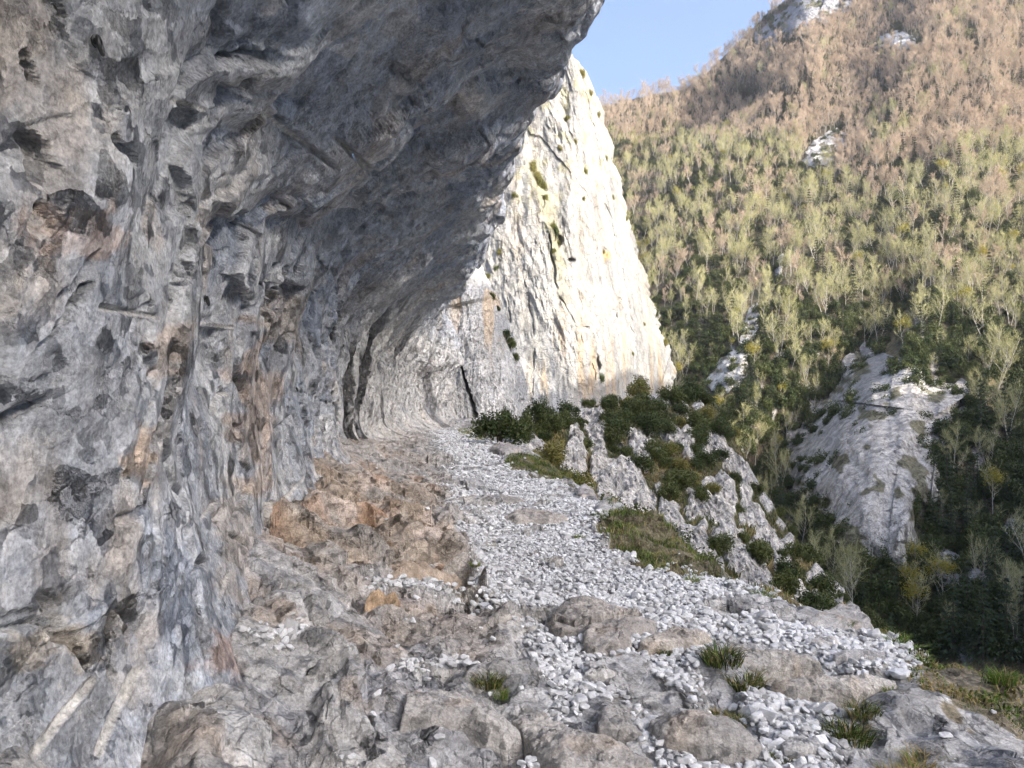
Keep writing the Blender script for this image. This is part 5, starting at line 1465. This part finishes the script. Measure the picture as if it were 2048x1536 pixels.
def plant_instances(kind, pts):
    """Individuals: the ones that show largest. The rest of that kind: one stuff object."""
    g = np.random.default_rng(len(kind))
    name, lab, cat, grp = LABELS[kind]
    nvar = len(PROTO[kind])
    X = np.array([p[0] for p in pts]); Y = np.array([p[1] for p in pts]); D = np.array([p[2] for p in pts])
    P = unproj(X, Y, D)
    sc = .34 + .78 * g.random(len(pts)) ** 1.3; rz = g.uniform(0, 6.28, len(pts)); var = g.integers(0, nvar, len(pts))
    if kind == 'bush': sc = g.uniform(.55, 1.15, len(pts))
    vis = (X > 1195) & (X < 2048) & (Y < 1250)
    lim = {'bare_olive': 150, 'bare_pink': 80, 'fir': 60, 'bush': 120, 'yellow': 300}[kind]
    order = np.argsort(np.where(vis, D / sc, 1e9))
    for k in order[:lim]:
        tm, cm, wm = PROTO[kind][var[k]]
        e = empty(name, P[k])
        e.rotation_euler = (0, 0, rz[k]); e.scale = (sc[k],) * 3
        tag(e, lab, cat, grp)
        new_obj('trunk', tm, e); new_obj('crown', cm, e)
    rest = order[lim:]
    if not len(rest): return
    me = bpy.data.meshes.new('wood_' + kind)
    me.vertices.add(len(rest)); me.vertices.foreach_set('co', P[rest].astype(np.float32).ravel())
    for nm, ty, val in (('sc', 'FLOAT', sc[rest]), ('rz', 'FLOAT', rz[rest]), ('var', 'INT', var[rest])):
        at = me.attributes.new(nm, ty, 'POINT'); at.data.foreach_set('value', val.astype(np.int32 if ty == 'INT' else np.float32))
    o = new_obj({'bare_pink': 'pinkish_wood', 'bare_olive': 'olive_wood', 'fir': 'conifer_wood', 'bush': 'evergreen_undergrowth', 'yellow': 'budding_wood'}[kind], me)
    tag(o, 'mass of ' + {'bare_pink': 'pinkish leafless trees', 'bare_olive': 'olive budding trees', 'fir': 'dark conifers', 'bush': 'dark evergreen undergrowth', 'yellow': 'yellow-green trees'}[kind] + ' covering the far slope', cat + 's', kind='stuff')
    ng = bpy.data.node_groups.new('spread_' + kind, 'GeometryNodeTree')
    ng.interface.new_socket('Geometry', in_out='INPUT', socket_type='NodeSocketGeometry'); ng.interface.new_socket('Geometry', in_out='OUTPUT', socket_type='NodeSocketGeometry')
    N = ng.nodes.new; Lk = ng.links.new
    gi, go = N('NodeGroupInput'), N('NodeGroupOutput')
    m2p = N('GeometryNodeMeshToPoints'); iop = N('GeometryNodeInstanceOnPoints'); jn = N('GeometryNodeJoinGeometry')
    for v in range(nvar):
        po = bpy.data.objects.new('spread_form', PROTO[kind][v][2])
        oi = N('GeometryNodeObjectInfo'); oi.inputs['Object'].default_value = po; oi.inputs['As Instance'].default_value = True
        Lk(oi.outputs['Geometry'], jn.inputs[0])
    def attr(nm, ty):
        a = N('GeometryNodeInputNamedAttribute'); a.data_type = ty; a.inputs['Name'].default_value = nm
        return a.outputs['Attribute']
    cx = N('ShaderNodeCombineXYZ'); Lk(attr('rz', 'FLOAT'), cx.inputs[2])
    Lk(gi.outputs[0], m2p.inputs[0]); Lk(m2p.outputs[0], iop.inputs['Points']); Lk(jn.outputs[0], iop.inputs['Instance'])
    iop.inputs['Pick Instance'].default_value = True
    Lk(attr('var', 'INT'), iop.inputs['Instance Index']); Lk(cx.outputs[0], iop.inputs['Rotation']); Lk(attr('sc', 'FLOAT'), iop.inputs['Scale'])
    Lk(iop.outputs[0], go.inputs[0])
    md = o.modifiers.new('spread', 'NODES'); md.node_group = ng
for kind in LABELS:
    sel = [p for p in FOREST if p[3] == kind]
    print(kind, len(sel))
    plant_instances(kind, sel)

# ------------------------------------------------------------------ shrubs beside the path, on the spur and on the pinnacle
bpy.context.view_layer.update()
def hit(names, px, py):
    """First surface of the named objects behind a photo pixel."""
    d = Vector(((px - CX) / FPX, 1, (HY - py) / FPX)).normalized(); best = None
    for nm in names:
        o = bpy.data.objects[nm]
        ok, loc, nrm, _ = o.ray_cast(Vector((0, 0, EYE)) - o.location, d)
        if ok:
            loc = loc + o.location
            if best is None or loc.y < best[0].y: best = (loc, nrm)
    return best

SHRUB = []
for v in range(4):
    cs, rs = lumps(700 + v, 1.0, 1.5, 13)
    stem = tubes([((0, 0, -.25), (.15, .1, .8), .05, .02), ((0, 0, 0), (-.4, .2, .9), .035, .012), ((0, 0, .05), (.4, -.3, .8), .035, .012), ((0, 0, .1), (-.1, -.4, .8), .03, .01)], 4)
    sm = mesh_np('stem', *stem, M['bark_dark'])
    SHRUB.append([(sm, mesh_np('foliage', *leaf_cloud(2300, cs, rs, .065, 710 + v), M[m])) for m in ('box', 'ivy', 'grass_dark')])

def shrub(loc, w, h, label, group=None, tone=0, v=0, name='evergreen_shrub'):
    e = empty(name, loc)
    e.scale = (w / 2, w / 2, h / 1.7); e.rotation_euler = (0, 0, random.uniform(0, 6.28))
    tag(e, label, 'shrub', group)
    sm, fm = SHRUB[v % 4][tone]
    new_obj('stem', sm, e); new_obj('foliage', fm, e)
    return e

for x, y, w, h, lab in ((1000, 888, 2.1, 1.55, 'big dark bush hugging the path edge before the crack'), (970, 876, 1.2, .9, 'low dark bush on the grass left of the big path-edge bush'), (1035, 884, 1.1, .9, 'dark bush leaning over the spur beside the big path-edge bush')):
    gx, gy = ray_ground(np.array([x]), np.array([y]))
    shrub((gx[0], gy[0], ground_z(gx[0], gy[0])), w, h, lab, v=int(x) % 4)
for x, y, w, h, lab in ((1070, 852, 1.5, 1.75, 'upright dark shrub above the spur against the pale cliff foot'), (1012, 860, .8, 1.5, 'slim pointed shrub rising behind the big path-edge bush')):
    p = unproj(x, y, 36.0)
    shrub(p, w, h, lab, v=int(x) % 4)
g_ = random.Random(5)
sp_pts = []
for _ in range(2600):
    u, v = g_.random(), g_.random() ** 1.1
    i, j = int(u * 329), int(v * 229)
    px_, py_ = SPUR['px'][i, j], SPUR['py'][i, j]
    dens = .14
    if 1230 < px_ < 1470 and py_ < 900: dens = 1.0
    elif py_ < 850: dens = .7
    if SPUR['rm'][i, j] > .5 and g_.random() > .04: continue
    if g_.random() > dens: continue
    P_ = SPUR['P'][i, j]
    w = g_.uniform(.6, 1.5) * (1.35 if dens == 1.0 else 1)
    if any((P_[0] - q[0]) ** 2 + (P_[1] - q[1]) ** 2 < (.40 * (w + q[3])) ** 2 for q in sp_pts): continue
    sp_pts.append((P_[0], P_[1], P_[2], w, py_))
    if len(sp_pts) >= 170: break
for k, (x, y, z, w, py_) in enumerate(sp_pts):
    tone = 0 if g_.random() < .7 else (2 if g_.random() < .6 else 1)
    shrub((x, y, z - .05), w * 1.25, w * g_.uniform(.8, 1.15), ['dark evergreen shrub rooted between the white ribs of the spur', 'ochre-green shrub rooted between the white ribs of the spur', 'low olive-green shrub rooted between the white ribs of the spur'][tone],
          ['dark shrubs on the spur', 'ochre shrubs on the spur', 'olive shrubs on the spur'][tone], tone, k)
print('spur shrubs', len(sp_pts))

# ground cover of the spur: one object
def spur_turf():
    g = np.random.default_rng(31)
    n = 30000
    i = g.integers(0, 330, n); j = g.integers(0, 230, n)
    k = SPUR['rm'][i, j] < .45
    i, j = i[k], j[k]
    P = SPUR['P'][i, j] + g.normal(0, .05, (len(i), 3))
    V, F = blades(len(i), 0, .12, .38, .9, 33, .022)
    V = V.reshape(-1, 5, 3) + P[:, None]
    me = mesh_np('spur_grass', V.reshape(-1, 3), F)
    for m in ('grass_dark', 'ivy', 'grass_dry'): me.materials.append(M[m])
    mm = np.digitize(fbm(P[:, 0] * .5, P[:, 2] * .5, 2, 3) + .2 * g.normal(size=len(i)), [.15, .42])
    me.polygons.foreach_set('material_index', np.repeat(mm, 3).astype(np.int32))
    tag(new_obj('spur_grass', me), 'coarse grass between the ribs of the spur', 'grass', kind='stuff')
spur_turf()

for k, (x, y, w) in enumerate(((1163, 150, 2.2), (1180, 188, 1.6), (1196, 232, 1.6), (1066, 342, 3.2), (1074, 358, 2.6), (1084, 376, 3.2), (1090, 398, 1.6), (1106, 458, 2.0), (1111, 470, 2.6), (1116, 488, 1.5), (992, 540, 1.8), (1000, 508, 1.6), (975, 556, 1.6), (1206, 505, 1.2), (1252, 440, 1.5), (1226, 398, 1.3),
                               (1212, 318, 1.4), (1302, 596, 1.8), (1322, 655, 3.0), (1312, 630, 2.2), (1330, 690, 2.4), (1288, 650, 1.0), (1202, 760, 2.2), (1150, 285, 1.4), (1135, 240, 1.6), (1120, 300, 1.6), (1166, 400, 1.2), (1108, 505, 1.3), (1265, 710, 1.2), (1170, 345, 1.5), (1030, 395, 1.8), (1010, 430, 1.6))):
    h_ = hit(['limestone_pinnacle'], x, y)
    if h_ is None: continue
    loc = h_[0] + Vector((0, .1, -.2 * w))
    tone = 0 if y > 740 or k in (8, 10, 19) else 1
    shrub(loc, w * .8, w * 1.0, 'dark shrub clinging to the foot of the white pinnacle' if tone == 0 else 'ochre-green shrub clinging to a ledge of the white pinnacle', 'dark shrubs on the pinnacle' if tone == 0 else 'ledge shrubs on the pinnacle', tone, k, 'ledge_shrub')
for k, (x, y, w) in enumerate(((985, 588, .7), (996, 612, .5), (1012, 668, .9), (1020, 690, 1.2), (1031, 712, .8))):
    h_ = hit(['rock_buttress'], x - 6, y)
    if h_ is None: continue
    shrub(h_[0] + Vector((.15, .3, -.3)), w * .9, w * .95, 'dark shrub on the outer edge of the grey buttress', 'shrubs on the buttress edge', 0, k, 'ledge_shrub')

# slim bare trees on top of the spur
for k, (x, y, H, lab) in enumerate(((1240, 812, 3.6, 'slender bare sapling before the orange-streaked cliff foot'), (1316, 800, 3.9, 'bare sapling standing above the dense shrubs of the spur'), (1348, 800, 3.2, 'small twiggy sapling beside the taller one on the spur'), (1012, 720, 2.0, 'bare twiggy bush on the buttress shoulder'),
                                    (1560, 1000, 3.0, 'bare grey sapling on the falling edge of the spur'), (1500, 915, 3.2, 'leafless crooked sapling on the right shoulder of the spur'))):
    h_ = hit(['rock_buttress', 'rocky_spur', 'limestone_pinnacle'], x, y)
    if h_ is None: continue
    t, l, w = bare_tree(800 + k, H, H * .28, .1, 160, .014)
    e = empty('bare_sapling', h_[0])
    tag(e, lab, 'tree', 'bare saplings beside the path')
    new_obj('trunk', mesh_np('trunk', *t, M['bark']), e)
    V, F, mi = join([l, w]); cm = mesh_np('crown', V, F); cm.materials.append(M['bark']); cm.materials.append(M['twig_pink']); cm.polygons.foreach_set('material_index', mi)
    new_obj('crown', cm, e)

# ------------------------------------------------------------------ steel anchor rings in the wall
def torus(R, r, n=28, m=8):
    a = np.arange(n) / n * 2 * np.pi; b = np.arange(m) / m * 2 * np.pi
    A, B = np.meshgrid(a, b, indexing='ij')
    V = np.stack([(R + r * np.cos(B)) * np.cos(A), r * np.sin(B), (R + r * np.cos(B)) * np.sin(A)], -1).reshape(-1, 3)
    i = np.arange(n)[:, None]; j = np.arange(m)[None]
    F = np.stack([i * m + j, ((i + 1) % n) * m + j, ((i + 1) % n) * m + (j + 1) % m, i * m + (j + 1) % m], -1).reshape(-1, 4)
    return V, F
RING = mesh_np('ring', *torus(.021, .0055), M['steel'], None, True)
STEM = mesh_np('stem', *tubes([((0, .06, 0), (0, -.012, 0), .008, .008), ((0, .004, 0), (0, -.001, 0), .017, .017)], 8), M['steel'], None, False)
for x, y, s, lab in ((190, 82, 1.15, 'dark steel anchor ring high on the near wall above the carved hollow'), (409, 597, 1.0, 'steel anchor ring in the wall just above the short drill groove'), (592, 777, 1.1, 'small steel ring in the paler wall before the dark flutes'), (651, 802, 1.2, 'steel ring hanging beside the black vertical flute')):
    h_ = hit(['rock_overhang'], x, y)
    if h_ is None: continue
    n = h_[1]
    if n.dot(Vector((1, -.3, 0))) < 0: n = -n
    e = empty('anchor_ring', h_[0] + n * .004)
    e.rotation_euler = Euler((0, 0, math.atan2(n.x, -n.y))); e.scale = (s,) * 3
    tag(e, lab, 'anchor ring', 'steel rings in the wall')
    new_obj('bolt', STEM, e)
    r = new_obj('ring', RING, e); r.location = (0, -.012, -.012); r.rotation_euler = (rad(-12), 0, rad(25))

# ------------------------------------------------------------------ the air of the gorge
def build_haze():
    bm = bmesh.new()
    bmesh.ops.create_cube(bm, size=1)
    me = bpy.data.meshes.new('haze')
    bm.to_mesh(me); bm.free()
    o = new_obj('haze', me)
    o.scale = (2400, 1900, 560); o.location = (200, 500, 160)
    m = bpy.data.materials.new('gorge_air'); m.use_nodes = True
    nt = m.node_tree
    nt.nodes.remove(nt.nodes['Principled BSDF'])
    v = nt.nodes.new('ShaderNodeVolumePrincipled')
    v.inputs['Color'].default_value = (.86, .90, 1, 1); v.inputs['Density'].default_value = .00013; v.inputs['Anisotropy'].default_value = .3
    nt.links.new(v.outputs[0], nt.nodes['Material Output'].inputs['Volume'])
    me.materials.append(m)
    tag(o, 'thin bluish air filling the gorge', kind='stuff')
build_haze()
